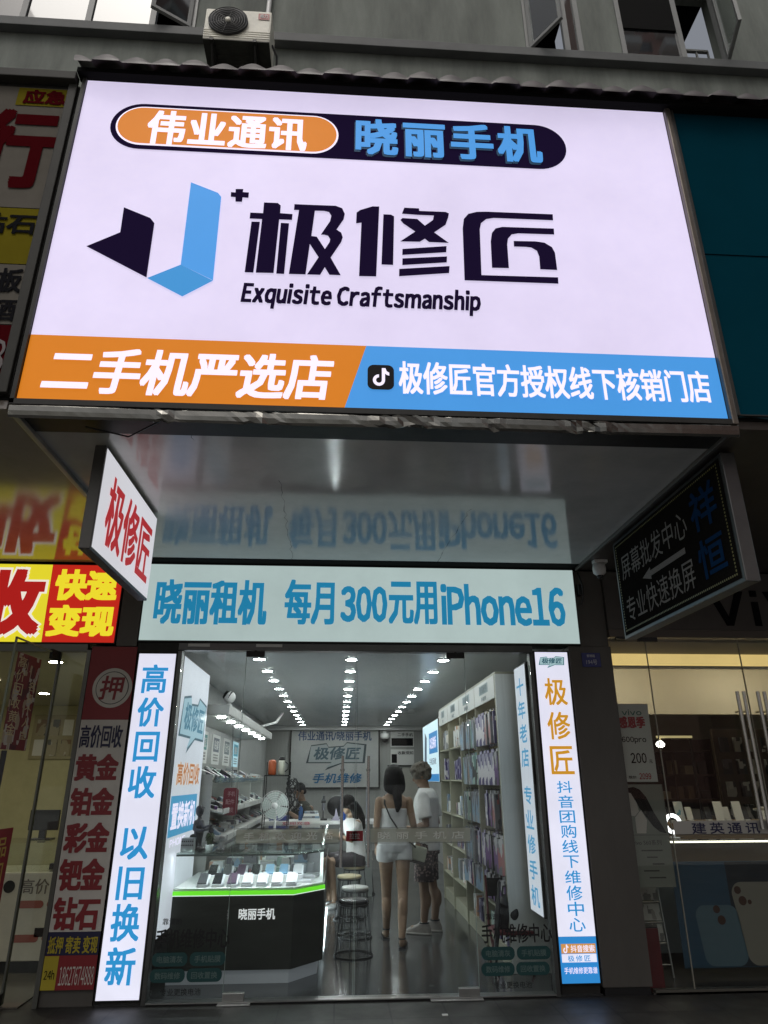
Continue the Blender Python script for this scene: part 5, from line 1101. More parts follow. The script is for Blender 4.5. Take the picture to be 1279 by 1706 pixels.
plant('potted_plant', 'small bushy green plant in a pale pot beside the statuette on the front counter', -1.13, .68, .9695, 90, .06, .10, 2, M_LEAF, M_WHITE)
plant('potted_plant', 'dark spiky plant in a black pot left of the statuette on the front counter', -1.285, .70, .9695, 60, .04, .09, 5, mat('dark_leaf', (.025, .035, .02), rough=.5), M_BLACK)
to = thing('toy_figure', 'small grey animal toy with dark arm on the front counter right of the green plant', 'toy', (-1.0, .72, .97))
m = MB(); m.tube([(-1.03, .72, .975), (-1.03, .72, 1.01), (-1.03, .72, 1.04)], [.03, .032, .02], n=12); m.lathe([(.028 * math.sin(R(a)), -.026 * math.cos(R(a))) for a in range(0, 181, 20)], (-1.03, .71, 1.06), n=12); m.tube([(-1.0, .72, 1.02), (-.95, .71, 1.04), (-.91, .71, 1.06)], [.014, .012, .010], n=8); m.tube([(-1.05, .7, .978), (-1.06, .66, .978)], .014, n=8); m.tube([(-1.01, .7, .978), (-1.0, .66, .978)], .014, n=8); voxel(m, 'body', mat('toy_grey', (.2, .19, .19), rough=.6), .008, 2, to)
bx = thing('white_carton', 'row of pale cartons lying on the front counter top, right half', 'cartons', (-.6, 1.2, .97))
for k in range(5):
    m = MB(); m.box(-.92 + k * .14, -.80 + k * .14, 1.1, 1.3, .9695, 1.0 + .012 * (k % 3), b=.004); obj('carton', m, pk[(0, 1, 0, 1, 2)[k]], bx)
fn = thing('desk_fan', 'round pale desk fan with wire guard on the long counter at the left', 'fan', (-.78, 3.0, .96))
FY = 2.9; fcx, fcz, fr2 = -.76, 1.255, .165
m = MB()
for rr_ in [fr2 * q for q in (.25, .4, .55, .7, .85, 1.0)]: m.tube([(fcx + rr_ * math.cos(2 * math.pi * j / 36), FY - .03 - .03 * (1 - (rr_ / fr2) ** 2), fcz + rr_ * math.sin(2 * math.pi * j / 36)) for j in range(36)], .0028, n=5, closed=True)
for k in range(28):
    a = 2 * math.pi * k / 28; m.tube([(fcx + fr2 * q * math.cos(a), FY - .03 - .03 * (1 - q * q), fcz + fr2 * q * math.sin(a)) for q in (.2, .6, 1)], .0016, n=4)
obj('guard', m, M_WHITE, fn)
m = MB()
for k in range(5):
    pts = []
    for j in range(9):
        a = 2 * math.pi * k / 5 + j * .135; pts.append((fcx + fr2 * .93 * math.cos(a), FY + .01 + .004 * j, fcz + fr2 * .93 * math.sin(a)))
    m.poly_prism([(fcx, FY + .02, fcz)] + pts, (0, .003, 0))
obj('blades', m, mat('fan_blade', (.52, .60, .57), rough=.3), fn)
m = MB(); m.lathe([(.03, -.07), (.035, -.06), (.035, -.03)], (fcx, FY, fcz), axis='y', n=18); m.lathe([(.055, .05), (.05, .14), (.02, .16)], (fcx, FY, fcz), axis='y', n=18); obj('motor', m, M_WHITE, fn)
m = MB(); m.tube([(fcx, FY + .1, .985), (fcx, FY + .1, fcz - .02)], .014, n=10); m.lathe([(.09, .0), (.095, .012), (.04, .03)], (fcx, FY + .08, .958), n=20); obj('stand', m, M_WHITE, fn)
# shelf with thermos and kettle
wr = thing('wall_rack', 'dark wall rack carrying an orange canister and a white flask', 'rack', (-.85, 4.2, 1.5))
m = MB(); m.box(-1.02, -.68, 4.0, 4.3, 1.59, 1.605); m.box(-1.02, -.68, 4.0, 4.3, 1.25, 1.262)
for x in (-1.02, -.69): m.box(x, x + .012, 4.28, 4.30, .96, 1.78); m.box(x, x + .012, 4.0, 4.02, .96, 1.6)
obj('frame', m, M_BLACK, wr)
m = MB(); m.lathe([(.052, 0), (.056, .02), (.056, .16), (.045, .19), (.02, .2)], (-.93, 4.15, 1.606), n=20); tag(obj('canister', m, mat('canister_orange', (.38, .08, .025), rough=.35)), 'orange red canister on the dark wall rack at the back left', 'canister')
tf = thing('flask', 'white vacuum flask with black lid on the dark wall rack beside the orange canister', 'flask', (-.80, 4.15, 1.606))
m = MB(); m.lathe([(.045, 0), (.05, .02), (.05, .17), (.042, .19)], (-.80, 4.15, 1.606), n=20); obj('body', m, mat('flask_cream', (.5, .5, .42), rough=.3), tf)
m = MB(); m.lathe([(.042, .191), (.045, .2), (.04, .235), (.01, .24)], (-.80, 4.15, 1.606), n=20); obj('lid', m, M_BLACK, tf)
m = MB(); m.tube([(-.75, 4.13, 1.65), (-.71, 4.12, 1.68), (-.71, 4.12, 1.75), (-.75, 4.13, 1.78)], .008, n=6); obj('handle', m, M_BLACK, tf)
cb = thing('cable_bundle', 'tangle of dark cables hanging below the right end of the wall rack', 'cables', (-.8, 4.1, 1.3)); rnd2 = random.Random(5)
m = MB()
for k in range(14):
    x = rnd2.uniform(-.72, -.58); pts = [(x, 4.1, 1.57 - rnd2.random() * .03)]
    for j in range(6): pts.append((x + rnd2.uniform(-.06, .08), 4.05 + rnd2.uniform(-.05, .05), 1.50 - j * .07))
    m.tube(pts, .008, n=5)
obj('cables', m, M_BLACK, cb)
# repair bench at the back
rbh = thing('repair_bench', 'white repair bench with red lettered front across the back of the shop', 'bench', (-.2, 4.6, 0))
m = MB(); m.box(-1.10, .55, 4.75, 5.35, .94, .985, b=.005); obj('worktop', m, mat('bench_white', (.62, .62, .60), rough=.35), rbh)
m = MB(); m.box(-1.08, .5, 4.80, 5.3, .012, .938); obj('body', m, mat('bench_grey', (.20, .21, .20), rough=.5), rbh)
m = MB(); text(m, FRONT(4.749), '欢迎光临', -.80, .945, -.40, .98, bold=.03, d=.002); obj('lettering', m, mat('bench_pink', (.5, .08, .12), rough=.5), rbh)
pst = thing('paper_stack', 'stack of white boxes and papers on the repair bench', 'boxes', (-.4, 4.9, .99))
for k in range(4):
    m = MB(); m.box(-.52 + .01 * k, -.26 - .012 * k, 4.80, 5.0, .986 + k * .032, 1.016 + k * .032, b=.003); obj('box', m, (M_WHITEPAPER, pk[1])[k % 2], pst)
ms = thing('microscope', 'dark bench microscope with pale lens tube on the repair bench', 'microscope', (-.2, 4.95, .99))
m = MB(); m.box(-.28, -.16, 4.9, 5.05, .986, 1.01, b=.004); m.box(-.23, -.21, 5.02, 5.04, 1.01, 1.30); m.box(-.25, -.18, 4.9, 5.04, 1.22, 1.26, b=.004); obj('stand', m, M_BLACK, ms)
m = MB(); m.tube([(-.215, 4.93, 1.12), (-.215, 4.93, 1.28)], .028, n=12); m.tube([(-.215, 4.93, 1.27), (-.215, 4.86, 1.33)], .016, n=8); obj('lens_tube', m, mat('scope_grey', (.13, .13, .14), rough=.35), ms)
tw = thing('tissue_packet', 'pale lilac tissue packet standing on the repair bench', 'tissues', (-.05, 4.9, .99)); m = MB(); m.poly_prism([(-.10, 4.86, .986), (.03, 4.86, .986), (.0, 4.86, 1.05), (-.03, 4.86, 1.15), (-.05, 4.86, 1.05)], (0, .06, 0)); obj('packet', m, mat('tissue_lilac', (.5, .47, .6), rough=.6), tw)
for x, y, lab, c_, h in ((.08, 4.88, 'blue plastic bottle on the repair bench beside the tissue packet', (.03, .10, .4), .17), (-.55, 4.95, 'tall blue bottle on the repair bench in front of the seated man', (.04, .10, .25), .22)):
    t = thing('bottle', lab, 'bottle', (x, y, .986)); m = MB(); m.lathe([(.03, 0), (.033, .01), (.033, h * .7), (.014, h * .85), (.014, h * .9)], (x, y, .986), n=16); obj('body', m, mat('bottle_%d' % int(h * 100), c_, rough=.25), t)
    m = MB(); m.lathe([(.016, h * .9 + .001), (.016, h)], (x, y, .986), n=12); obj('cap', m, M_WHITE, t)
f2 = thing('round_lamp', 'dark round shaded lamp on the repair bench near the door handles', 'lamp', (.0, 5.2, .99))
m = MB(); m.lathe([(.15, 0), (.14, -.02), (.05, -.05)], (-.02, 5.15, 1.17), axis='y', n=24); obj('lamp_head', m, M_BLACK, f2)
m = MB(); m.tube([(-.02, 5.25, .99), (-.02, 5.22, 1.17)], .015, n=8); m.lathe([(.08, 0), (.08, .012)], (-.02, 5.25, .986), n=16); obj('stand', m, M_BLACK, f2)
bb = thing('tool_box', 'blue tool tray with dark tools on the repair bench at the left', 'tool tray', (-.85, 4.95, .99)); m = MB(); m.box(-1.0, -.72, 4.85, 5.05, .986, 1.05, b=.005); obj('tray', m, mat('tray_blue', (.03, .045, .2), rough=.4), bb)
m = MB()
for k in range(6): m.tube([(-.95 + k * .04, 4.95, 1.051), (-.96 + k * .045, 4.97, 1.15 + .02 * (k % 3))], .008, n=6)
obj('tool', m, M_BLACK, bb)

# ---------------------------------------------------------------- right rack
M_RACK = mat('rack_cream', (.30, .295, .22), rough=.5, noise=.1)
M_RACKI = mat('rack_inside', (.20, .19, .135), rough=.55, noise=.1)
bays = (.65, 1.70, 2.75, 3.72, 4.60)
rk = thing('accessory_rack', 'tall cream shelf rack of phone accessories with white header signs along the right wall', 'shelf rack', (1.75, 2.6, 0))
m = MB()
for y in bays: m.box(1.50, 2.05, y - .012, y + .012, .012, 2.505)
obj('upright', m, M_RACK, rk)
m = MB(); m.box(2.02, 2.052, .665, 4.585, .15, 2.5); obj('back_panel', m, M_RACKI, rk)
m = MB(); m.box(1.52, 2.04, .64, 4.6, .012, .15); obj('plinth', m, M_RACK, rk)
m = MB(); m.box(1.502, 2.05, .618, .636, .012, 2.505, b=.003); obj('end_panel', m, mat('end_panel_white', (.66, .68, .65), rough=.35, noise=.12, nscale=3, stretch=(6, 1, .3)), rk)
m = MB(); m.box(1.51, 2.05, .64, 4.61, 2.508, 2.53); obj('top', m, M_RACK, rk)
FRk = Frame((1.497, 0, 0), (0, -1, 0), (0, 0, 1))
M_HDR = mat('header_white', (.52, .53, .51), rough=.45); M_HINK = mat('header_ink', (.09, .14, .16), rough=.5)
for k in range(4):
    a, b = bays[k] + .016, bays[k + 1] - .016
    m = MB(); m.box(1.498, 1.515, a, b, 2.285, 2.50); h = obj('header_sign', m, M_HDR, rk)
    m = MB(); FRk.rect(m, -b + .28, 2.375, -a - .28, 2.47, .001); obj('header_block', m, mat('header_block_teal', (.20, .27, .28), rough=.5), h)
    m = MB(); text(m, FRk, ('原装配件', '手机配件', '充电器', '数据线')[k], -b + .33, 2.385, -a - .33, 2.46, bold=.02, d=.003); text(m, FRk, ('手机壳', '钢化膜', '充电宝', '耳机')[k], -b + .38, 2.305, -a - .38, 2.35, bold=.02, d=.002); obj('header_lettering', m, M_HINK, h)
    m = MB(); m.lathe([(.05, 0), (.05, .01)], (1.70, (a + b) / 2, 2.274), n=16); obj('header_lamp', m, mat('rack_lamp', (1, .95, .8), emit=22, ecol=(1, .9, .66)), rk)
zsh = {2: (.35, .72, 1.10, 1.52, 1.92), 3: (.35, .72, 1.10, 1.52, 1.92), 0: (.42,), 1: (.45,)}
for k, zs_ in zsh.items():
    for z in zs_:
        m = MB(); m.box(1.51, 2.018, bays[k] + .014, bays[k + 1] - .014, z, z + .018); obj('shelf', m, M_RACK, rk)
ordr = ('top', 'second', 'third', 'fourth', 'lowest')
def pack_proto(w_, h_, th):
    m = MB(); m.box(-.004 - th, th, -w_ / 2, w_ / 2, -h_, -.03, b=.004); m.box(-.0015, .0015, -w_ * .25, w_ * .25, -.03, 0); return m
for k, nm in ((0, 'front'), (1, 'second')):
    for r_, z in enumerate((2.20, 1.82, 1.44, 1.06, .72)):
        for y_ in range(5):
            for d_ in range(3):
                if rnd.random() < .06: continue
                y = bays[k] + .13 + y_ * .195 + rnd.uniform(-.02, .02); x = 1.515 + d_ * .12
                m = pack_proto(.165, .33 if r_ < 4 else .25, rnd.uniform(.010, .024)); me = m.mesh('pack', rnd.choice([pk[5], pk[4], pk[2], pk[5], pk[4]] if k == 0 else [pk[0], pk[3], pk[1], pk[1], pk[2]] if r_ < 3 else [pk[2], pk[4], pk[5], pk[1]]))
                o = link('hanging_pack', me); o.location = (x, y, z); o.rotation_euler = (R(rnd.uniform(-4, 4)), 0, R(rnd.uniform(-14, 14)))
                tag(o, 'slim accessory pack hanging in the %s row of the %s bay of the right rack' % (ordr[r_], nm), 'accessory pack', 'packs hanging in the %s row of the %s bay' % (ordr[r_], nm))
        m = MB()
        for y_ in range(5): y = bays[k] + .13 + y_ * .195; m.tube([(2.018, y, z + .005), (1.53, y, z + .005), (1.525, y, z + .02)], .004, n=5)
        obj('hook', m, M_STEEL, rk)
for k, nm in ((2, 'third'), (3, 'rearmost')):
    for r_, z in enumerate((1.92, 1.52, 1.10, .72, .35)):
        n_ = 5
        for y_ in range(n_):
            if rnd.random() < .12: continue
            y = bays[k] + .12 + y_ * .165; h = rnd.uniform(.12, .27)
            c_ = rnd.choice([pk[0], pk[1], pk[0], pk[2]]) if r_ in (0, 2, 4) else rnd.choice([pk[4], pk[4], pk[0], pk[2]])
            if r_ == 1: c_ = pk[4]; h = rnd.uniform(.22, .30)
            m = MB(); m.box(1.55, 1.70, y - .06, y + .06, z + .019, z + .019 + h, b=.005); m.box(1.5485, 1.5495, y - .045, y + .045, z + .05, z + h * .5)
            tag(obj('accessory_box', m, c_), 'upright accessory box on the %s shelf of the %s bay of the right rack' % (ordr[r_], nm), 'box', 'boxes on the %s shelf of the %s bay' % (ordr[r_], nm))
# odds and ends at the foot of the two front bays
for i, (y, c_, h) in enumerate(((.85, 4, .2), (1.05, 0, .16), (1.3, 4, .22), (1.52, 3, .18), (1.9, 5, .22), (2.15, 4, .2), (2.45, 0, .2))):
    m = MB(); m.box(1.54, 1.75, y - .09, y + .09, .1505, .1505 + h, b=.006); m.box(1.5385, 1.5395, y - .07, y + .03, .18, .15 + h * .7)
    tag(obj('carton', m, pk[c_]), '%s carton at the foot of the right rack, %s from the doors' % (('white', '', '', 'mint', 'violet', 'black')[c_], ordn[i]), 'carton', 'cartons at the foot of the right rack')
tv = thing('lit_poster', 'bright blue and white lit poster on the right wall beyond the rack', 'light box', (1.5, 5.5, 1.5))
tx0 = 1.50; ya, yb_ = 4.72, 6.75
m = MB(); m.box(tx0 + .003, tx0 + .06, ya, yb_, 1.50, 2.42, b=.006); m.box(tx0 + .06, 2.05, ya + .2, ya + .26, 1.6, 2.3); m.box(tx0 + .06, 2.05, yb_ - .26, yb_ - .2, 1.6, 2.3); obj('cabinet', m, M_DARKMETAL, tv)
FT = Frame((tx0, 0, 0), (0, -1, 0), (0, 0, 1))
m = MB(); FT.rect(m, -yb_ + .01, 1.51, -ya - .01, 2.41, .0); obj('face_panel', m, film('backlit_poster_white', (.62, .80, .88), 1.0), tv)
m = MB(); FT.rect(m, -yb_ + .9, 1.93, -ya - .1, 2.25, .003); FT.rect(m, -yb_ + .02, 1.515, -ya - .02, 1.62, .003); obj('blue_block', m, film('backlit_poster_blue', (.04, .22, .50), .95), tv)
m = MB(); text(m, FT, '以旧换新', -yb_ + 1.0, 2.0, -ya - .25, 2.18, bold=.02, d=.005); obj('white_lettering', m, F_LETTER, tv)
m = MB(); text(m, FT, '手机回收', -yb_ + .9, 1.76, -ya - .3, 1.86, bold=.01, d=.003); FT.poly(m, [(-yb_ + .2, 1.75), (-yb_ + .5, 1.72), (-yb_ + .6, 2.2), (-yb_ + .35, 2.3)], .003); obj('dark_print', m, film('backlit_poster_ink', (.10, .14, .2), .8), tv)

# ---------------------------------------------------------------- stools, chair with bag
def make_stool(name, label, x, y, seat):
    t = thing(name, label, 'stool', (0, 0, 0), 'round wire leg stools along the counter')
    m = MB(); m.lathe([(.13, .445), (.145, .452), (.148, .465), (.14, .478), (.11, .483), (.01, .484)], n=28); obj('seat', m, seat, t)
    m = MB(); m.tube([(.138 * math.cos(2 * math.pi * i / 28), .138 * math.sin(2 * math.pi * i / 28), .437) for i in range(28)], .007, n=6, closed=True); obj('seat_ring', m, M_BLACK, t)
    for k in range(6):
        a = 2 * math.pi * k / 6 + .3; m = MB(); m.tube([(.13 * math.cos(a), .13 * math.sin(a), .437), (.15 * math.cos(a), .15 * math.sin(a), .25), (.175 * math.cos(a), .175 * math.sin(a), .018)], .0055, n=6); obj('leg', m, M_BLACK, t)
    m = MB(); m.tube([(.155 * math.cos(2 * math.pi * i / 28), .155 * math.sin(2 * math.pi * i / 28), .20) for i in range(28)], .005, n=6, closed=True); m.tube([(.178 * math.cos(2 * math.pi * i / 28), .178 * math.sin(2 * math.pi * i / 28), .019) for i in range(28)], .007, n=6, closed=True); obj('foot_ring', m, M_BLACK, t)
    t.location = (x, y, 0); return t
st = make_stool('bar_stool', 'black topped wire leg stool nearest the glass doors', .17, 1.36, mat('seat_black', (.03, .03, .032), rough=.25))
sw = mat('seat_white', (.42, .42, .40), rough=.4); sc_ = mat('seat_cream', (.42, .36, .22), rough=.4)
for (x, y, mt, lab) in ((.20, 2.18, sw, 'white topped wire leg stool, second from the glass doors'), (.15, 3.12, sc_, 'cream topped wire leg stool, third from the glass doors'), (.23, 4.06, sc_, 'cream topped wire leg stool, fourth from the glass doors'), (.37, 5.0, sc_, 'cream topped wire leg stool farthest from the glass doors')):
    c = dup(st, (x, y, 0), .7 * y, lab)
    for ch_ in c.children:
        if ch_.name.startswith('seat') and not ch_.name.startswith('seat_ring'):
            ch_.data = ch_.data.copy(); ch_.data.materials.clear(); ch_.data.materials.append(mt)
fc = thing('folding_chair', 'dark red folding chair under a black bag behind the right fixed pane', 'chair', (1.5, .75, 0))
m = MB(); m.box(1.36, 1.70, .58, .90, .30, .33, b=.008); obj('seat', m, mat('chair_red', (.10, .012, .016), rough=.5), fc)
for sx in (1.37, 1.67):
    m = MB(); m.tube([(sx, .56, .013), (sx, .88, .33), (sx, .93, .72)], .011, n=8); m.tube([(sx, .92, .013), (sx, .60, .32)], .011, n=8); obj('leg', m, mat('chair_frame_red', (.09, .012, .016), rough=.35), fc)
m = MB(); m.box(1.38, 1.68, .915, .93, .55, .70, b=.005); obj('backrest', m, M_BLACK, fc)
bgn = thing('black_bag', 'slumped black shoulder bag with loop handle lying on the folding chair', 'bag', (1.55, .72, .33))
m = MB(); m.tube([(1.42, .72, .37), (1.50, .72, .43), (1.56, .70, .45), (1.64, .72, .38)], [(.05, .06), (.09, .10), (.10, .10), (.05, .06)], n=14); m.tube([(1.46, .66, .50), (1.50, .70, .58)], [.06, .04], n=10); m.tube([(1.4, .7, .36), (1.68, .7, .36)], .04, n=10); voxel(m, 'body', mat('bag_black', (.012, .012, .014), rough=.6, noise=.3), .012, 3, bgn)
m = MB(); m.tube([(1.46, .68, .57), (1.47, .66, .66), (1.53, .66, .69), (1.60, .67, .64), (1.62, .70, .50)], .009, n=7); obj('handle', m, M_BLACK, bgn)
um = thing('umbrella', 'closed black umbrella leaning against the folding chair by the right fixed pane', 'umbrella', (1.36, .6, 0))
m = MB(); m.tube([(1.33, .50, .013), (1.39, .58, .45), (1.42, .62, .62)], [.008, .028, .012], n=8); obj('canopy', m, M_BLACK, um)
m = MB(); m.tube([(1.42, .62, .62), (1.435, .64, .70)], [.013, .016], n=8); obj('handle', m, M_BLACK, um)
hb = thing('handbag', 'pale green handbag with dark base hanging beside the standing woman', 'bag', (.84, 1.95, .72))
m = MB(); M_ = Matrix.Translation((.845, 1.98, .80)) @ Matrix.Rotation(R(14), 4, 'Y'); m.box(-.10, .10, -.045, .045, -.055, .085, b=.015, M=M_); obj('body', m, mat('bag_sage', (.36, .38, .30), rough=.5), hb)
m = MB(); m.box(-.098, .098, -.043, .043, -.085, -.056, b=.01, M=M_); obj('base', m, M_BLACK, hb)
m = MB(); m.box(.76, .80, -.38, -.35, .0005, .006); tag(obj('paper_scrap', m, M_WHITEPAPER), 'tiny pale paper scrap on the pavement before the glass doors', 'litter')

# ================================================================== people
SK1 = mat('skin_light', (.30, .195, .125), rough=.55, noise=.14, nscale=7); SK2 = mat('skin_tan', (.17, .10, .062), rough=.55, noise=.14, nscale=7)
HAIR = mat('black_hair', (.007, .006, .006), rough=.5, noise=.4, nscale=20, stretch=(6, 6, .4), spec=.18, bump=.5, bscale=30); HAIR2 = mat('ash_brown_hair', (.12, .105, .085), rough=.55, noise=.55, nscale=30, stretch=(4, 4, 1), spec=.2, bump=.8, bscale=40)
CWHITE = mat('white_cotton', (.62, .62, .61), rough=.85, noise=.10, nscale=9, bump=1.0, bscale=7, stretch=(1.4, 1.4, .7), spec=.2)
def ell(mb, c, r, M=None, n=14):
    vs = []; fs = []; K = n // 2
    for i in range(K + 1):
        t = math.pi * i / K
        for k in range(n):
            p = 2 * math.pi * k / n; v = Vector((r[0] * math.sin(t) * math.cos(p), r[1] * math.sin(t) * math.sin(p), r[2] * math.cos(t))) + Vector(c)
            vs.append(M @ v if M is not None else v)
    for i in range(K):
        for k in range(n): fs.append((i * n + k, (i + 1) * n + k, (i + 1) * n + (k + 1) % n, i * n + (k + 1) % n))
    return mb.add(vs, fs, True)
def loft(mb, rings, M=None, n=24, pw=1.0):
    """closed stack of rounded cross-sections: (cx, cy, z, half width, half depth)"""
    vs = []; fs = []
    for cx_, cy_, z, rx, ry in rings:
        for k in range(n):
            t = 2 * math.pi * k / n; v = Vector((cx_ + rx * math.copysign(abs(math.cos(t)) ** pw, math.cos(t)), cy_ + ry * math.copysign(abs(math.sin(t)) ** pw, math.sin(t)), z)); vs.append(M @ v if M is not None else v)
    for i in range(len(rings) - 1):
        for k in range(n): fs.append((i * n + k, i * n + (k + 1) % n, (i + 1) * n + (k + 1) % n, (i + 1) * n + k))
    fs.append(tuple(range(n))[::-1]); fs.append(tuple(range((len(rings) - 1) * n, len(rings) * n)))
    return mb.add(vs, fs, True)
def limb(mb, pts, rs, M, n=14):
    P = []; Rr = []        # smooth the joints
    for i in range(len(pts) - 1):
        a, b = Vector(pts[i]), Vector(pts[i + 1])
        for k in range(4): t = k / 4; P.append(a.lerp(b, t)); Rr.append(rs[i] * (1 - t) + rs[i + 1] * t)
    P.append(Vector(pts[-1])); Rr.append(rs[-1])
    mb.tube([M @ p for p in P], Rr, n=n); ell(mb, M @ P[0], (rs[0],) * 3); ell(mb, M @ P[-1], (rs[-1],) * 3)
def hand(mb, wrist, d, nrm, M, curl=.35, s=1., thumb=1):
    """palm, four bent fingers of unequal length and a thumb; d: along the fingers, nrm: towards the palm"""
    d = Vector(d).normalized(); nrm = Vector(nrm); nrm = (nrm - d * nrm.dot(d)).normalized(); sd = d.cross(nrm) * thumb; w_ = Vector(wrist)
    def q(a, b, c): return M @ (w_ + d * a * s + sd * b * s + nrm * c * s)
    mb.tube([q(0, 0, 0), q(.03, 0, 0), q(.06, 0, 0), q(.088, 0, .003)], [.022 * s, .030 * s, .033 * s, .028 * s], n=12)
    for k, (off, l) in enumerate(((.030, .066), (.010, .075), (-.010, .070), (-.029, .054))):
        a1, a2, a3 = curl, curl * 2, curl * 2.8; p = Vector((.085, off, .002)); P = [p]
        for f_, a in ((.45, a1), (.32, a2), (.23, a3)): p = p + Vector((math.cos(a) * l * f_, off * .06, math.sin(a) * l * f_)); P.append(p)
        mb.tube([q(*x) for x in P], [.0095 * s, .0088 * s, .0078 * s, .006 * s], n=8); ell(mb, q(*P[-1]), (.006 * s,) * 3, n=8)
    T = [Vector((.025, .024, .004)), Vector((.052, .048, .016)), Vector((.075, .056, .026)), Vector((.093, .054, .036))]
    mb.tube([q(*x) for x in T], [.013 * s, .0115 * s, .010 * s, .0075 * s], n=8); ell(mb, q(*T[-1]), (.0075 * s,) * 3, n=8)
def head(mb, M, s=1.):
    ell(mb, (0, -.008 * s, .025 * s), (.073 * s, .093 * s, .088 * s), M, 20); ell(mb, (0, .02 * s, -.03 * s), (.060 * s, .066 * s, .078 * s), M, 18); ell(mb, (0, .058 * s, -.085 * s), (.030 * s, .026 * s, .024 * s), M)
    mb.tube([M @ Vector((0, .075 * s, .03 * s)), M @ Vector((0, .096 * s, -.005 * s)), M @ Vector((0, .104 * s, -.020 * s)), M @ Vector((0, .085 * s, -.032 * s))], [.009 * s, .012 * s, .015 * s, .012 * s], n=10)
    ell(mb, (0, .080 * s, -.055 * s), (.024 * s, .012 * s, .010 * s), M)
    for sx in (-1, 1): ell(mb, (sx * .074 * s, -.008 * s, -.008 * s), (.012 * s, .022 * s, .032 * s), M); ell(mb, (sx * .032 * s, .068 * s, .028 * s), (.022 * s, .015 * s, .009 * s), M)
def face(parent, M, lipc, s=1.):
    m = MB()
    for sx in (-1, 1): ell(m, (sx * .031 * s, .079 * s, .008 * s), (.012 * s, .008 * s, .005 * s), M, 10)
    obj('eyes', m, M_BLACK, parent)
    m = MB()
    for sx in (-1, 1): m.tube([M @ Vector((sx * .015 * s, .086 * s, .028 * s)), M @ Vector((sx * .034 * s, .084 * s, .034 * s)), M @ Vector((sx * .052 * s, .070 * s, .027 * s))], .004 * s, n=6)
    obj('eyebrows', m, HAIR, parent)
    m = MB(); ell(m, (0, .0905 * s, -.055 * s), (.020 * s, .004 * s, .005 * s), M, 12); obj('mouth', m, lipc, parent)
LIPS = mat('lip', (.22, .08, .07), rough=.45)
T_ = lambda x, y, z=0, rz=0: Matrix.Translation((x, y, z)) @ Matrix.Rotation(rz, 4, 'Z')
def shift(M, p, rz=0, rx=0, ry=0): return M @ Matrix.Translation(p) @ Matrix.Rotation(rz, 4, 'Z') @ Matrix.Rotation(rx, 4, 'X') @ Matrix.Rotation(ry, 4, 'Y')
FZ = .012      # shop floor

# ---- woman standing with her back to the street
M = T_(.60, 1.88, FZ, R(-4))
pw_ = thing('person', 'standing woman seen from behind in white tube top and white shorts', 'person', (.6, 1.88, FZ))
m = MB()
loft(m, [(0, -.01, .80, .10, .09), (0, -.02, .86, .155, .115), (0, -.02, .92, .165, .118), (0, 0, .99, .145, .10), (0, .01, 1.07, .118, .085), (0, .01, 1.15, .126, .088), (0, .01, 1.24, .138, .095), (0, 0, 1.31, .150, .085), (0, 0, 1.355, .13, .068), (0, 0, 1.39, .075, .055), (0, .005, 1.42, .048, .05)], M)
m.tube([M @ Vector((0, .0, 1.36)), M @ Vector((0, .015, 1.50))], [.05, .047], n=14)
HM = shift(M, (0, .025, 1.545), rz=R(8), rx=R(-8)); head(m, HM, .98)
limb(m, [(-.088, -.01, .86), (-.085, .10, .47), (-.085, .17, .25), (-.088, .22, .075)], [.088, .054, .048, .034], M); ell(m, (-.085, .10, .30), (.052, .056, .11), M)
limb(m, [(.088, -.01, .86), (.085, -.06, .47), (.075, -.17, .25), (.068, -.24, .085)], [.088, .054, .048, .034], M); ell(m, (.079, -.16, .31), (.052, .056, .11), M)
m.tube([M @ Vector((-.088, .20, .045)), M @ Vector((-.10, .28, .035)), M @ Vector((-.108, .37, .024))], [.034, .036, .024], n=12); ell(m, (-.088, .205, .04), (.032, .034, .034), M)
m.tube([M @ Vector((.068, -.25, .05)), M @ Vector((.085, -.17, .036)), M @ Vector((.095, -.08, .024))], [.034, .036, .024], n=12); ell(m, (.068, -.25, .045), (.032, .034, .036), M)
limb(m, [(-.158, 0, 1.315), (-.188, -.02, 1.07), (-.185, .06, .87)], [.047, .036, .024], M); hand(m, (-.185, .062, .865), (0.02, .25, -1), (1, 0, 0), M, .3, .92, 1)
limb(m, [(.158, 0, 1.315), (.205, -.0, 1.09), (.25, .12, .92)], [.047, .036, .024], M); hand(m, (.25, .125, .912), (.12, .5, -.8), (-1, 0, 0), M, .45, .92, -1)
voxel(m, 'body', SK1, .0085, 3, pw_)
m = MB()
loft(m, [(0, 0, .975, .154, .112), (0, .01, 1.07, .134, .10), (0, .01, 1.15, .138, .102), (0, .01, 1.21, .146, .108), (0, .01, 1.245, .147, .108)], M); voxel(m, 'tube_top', CWHITE, .009, 1, pw_)
m = MB(); loft(m, [(0, -.01, .83, .165, .128), (0, -.02, .90, .176, .132), (0, -.015, .96, .168, .122), (0, -.01, 1.0, .158, .115)], M)
m.tube([M @ Vector((-.090, -.01, .88)), M @ Vector((-.088, .015, .745))], [.098, .100], n=20); m.tube([M @ Vector((.090, -.01, .88)), M @ Vector((.089, -.03, .745))], [.098, .100], n=20); ell(m, (0, -.012, .815), (.10, .115, .075), M); voxel(m, 'shorts', mat('white_denim', (.60, .615, .61), rough=.85, bump=.9, bscale=10, noise=.1, nscale=12, spec=.2), .009, 1, pw_)
m = MB(); ell(m, (0, -.012, .026), (.106, .120, .120), HM, 22)
loft(m, [(0, -.04, .03, .110, .085), (0, -.045, -.03, .118, .085), (0, -.05, -.085, .122, .076), (0, -.06, -.135, .112, .060), (.01, -.075, -.172, .07, .044)], HM)
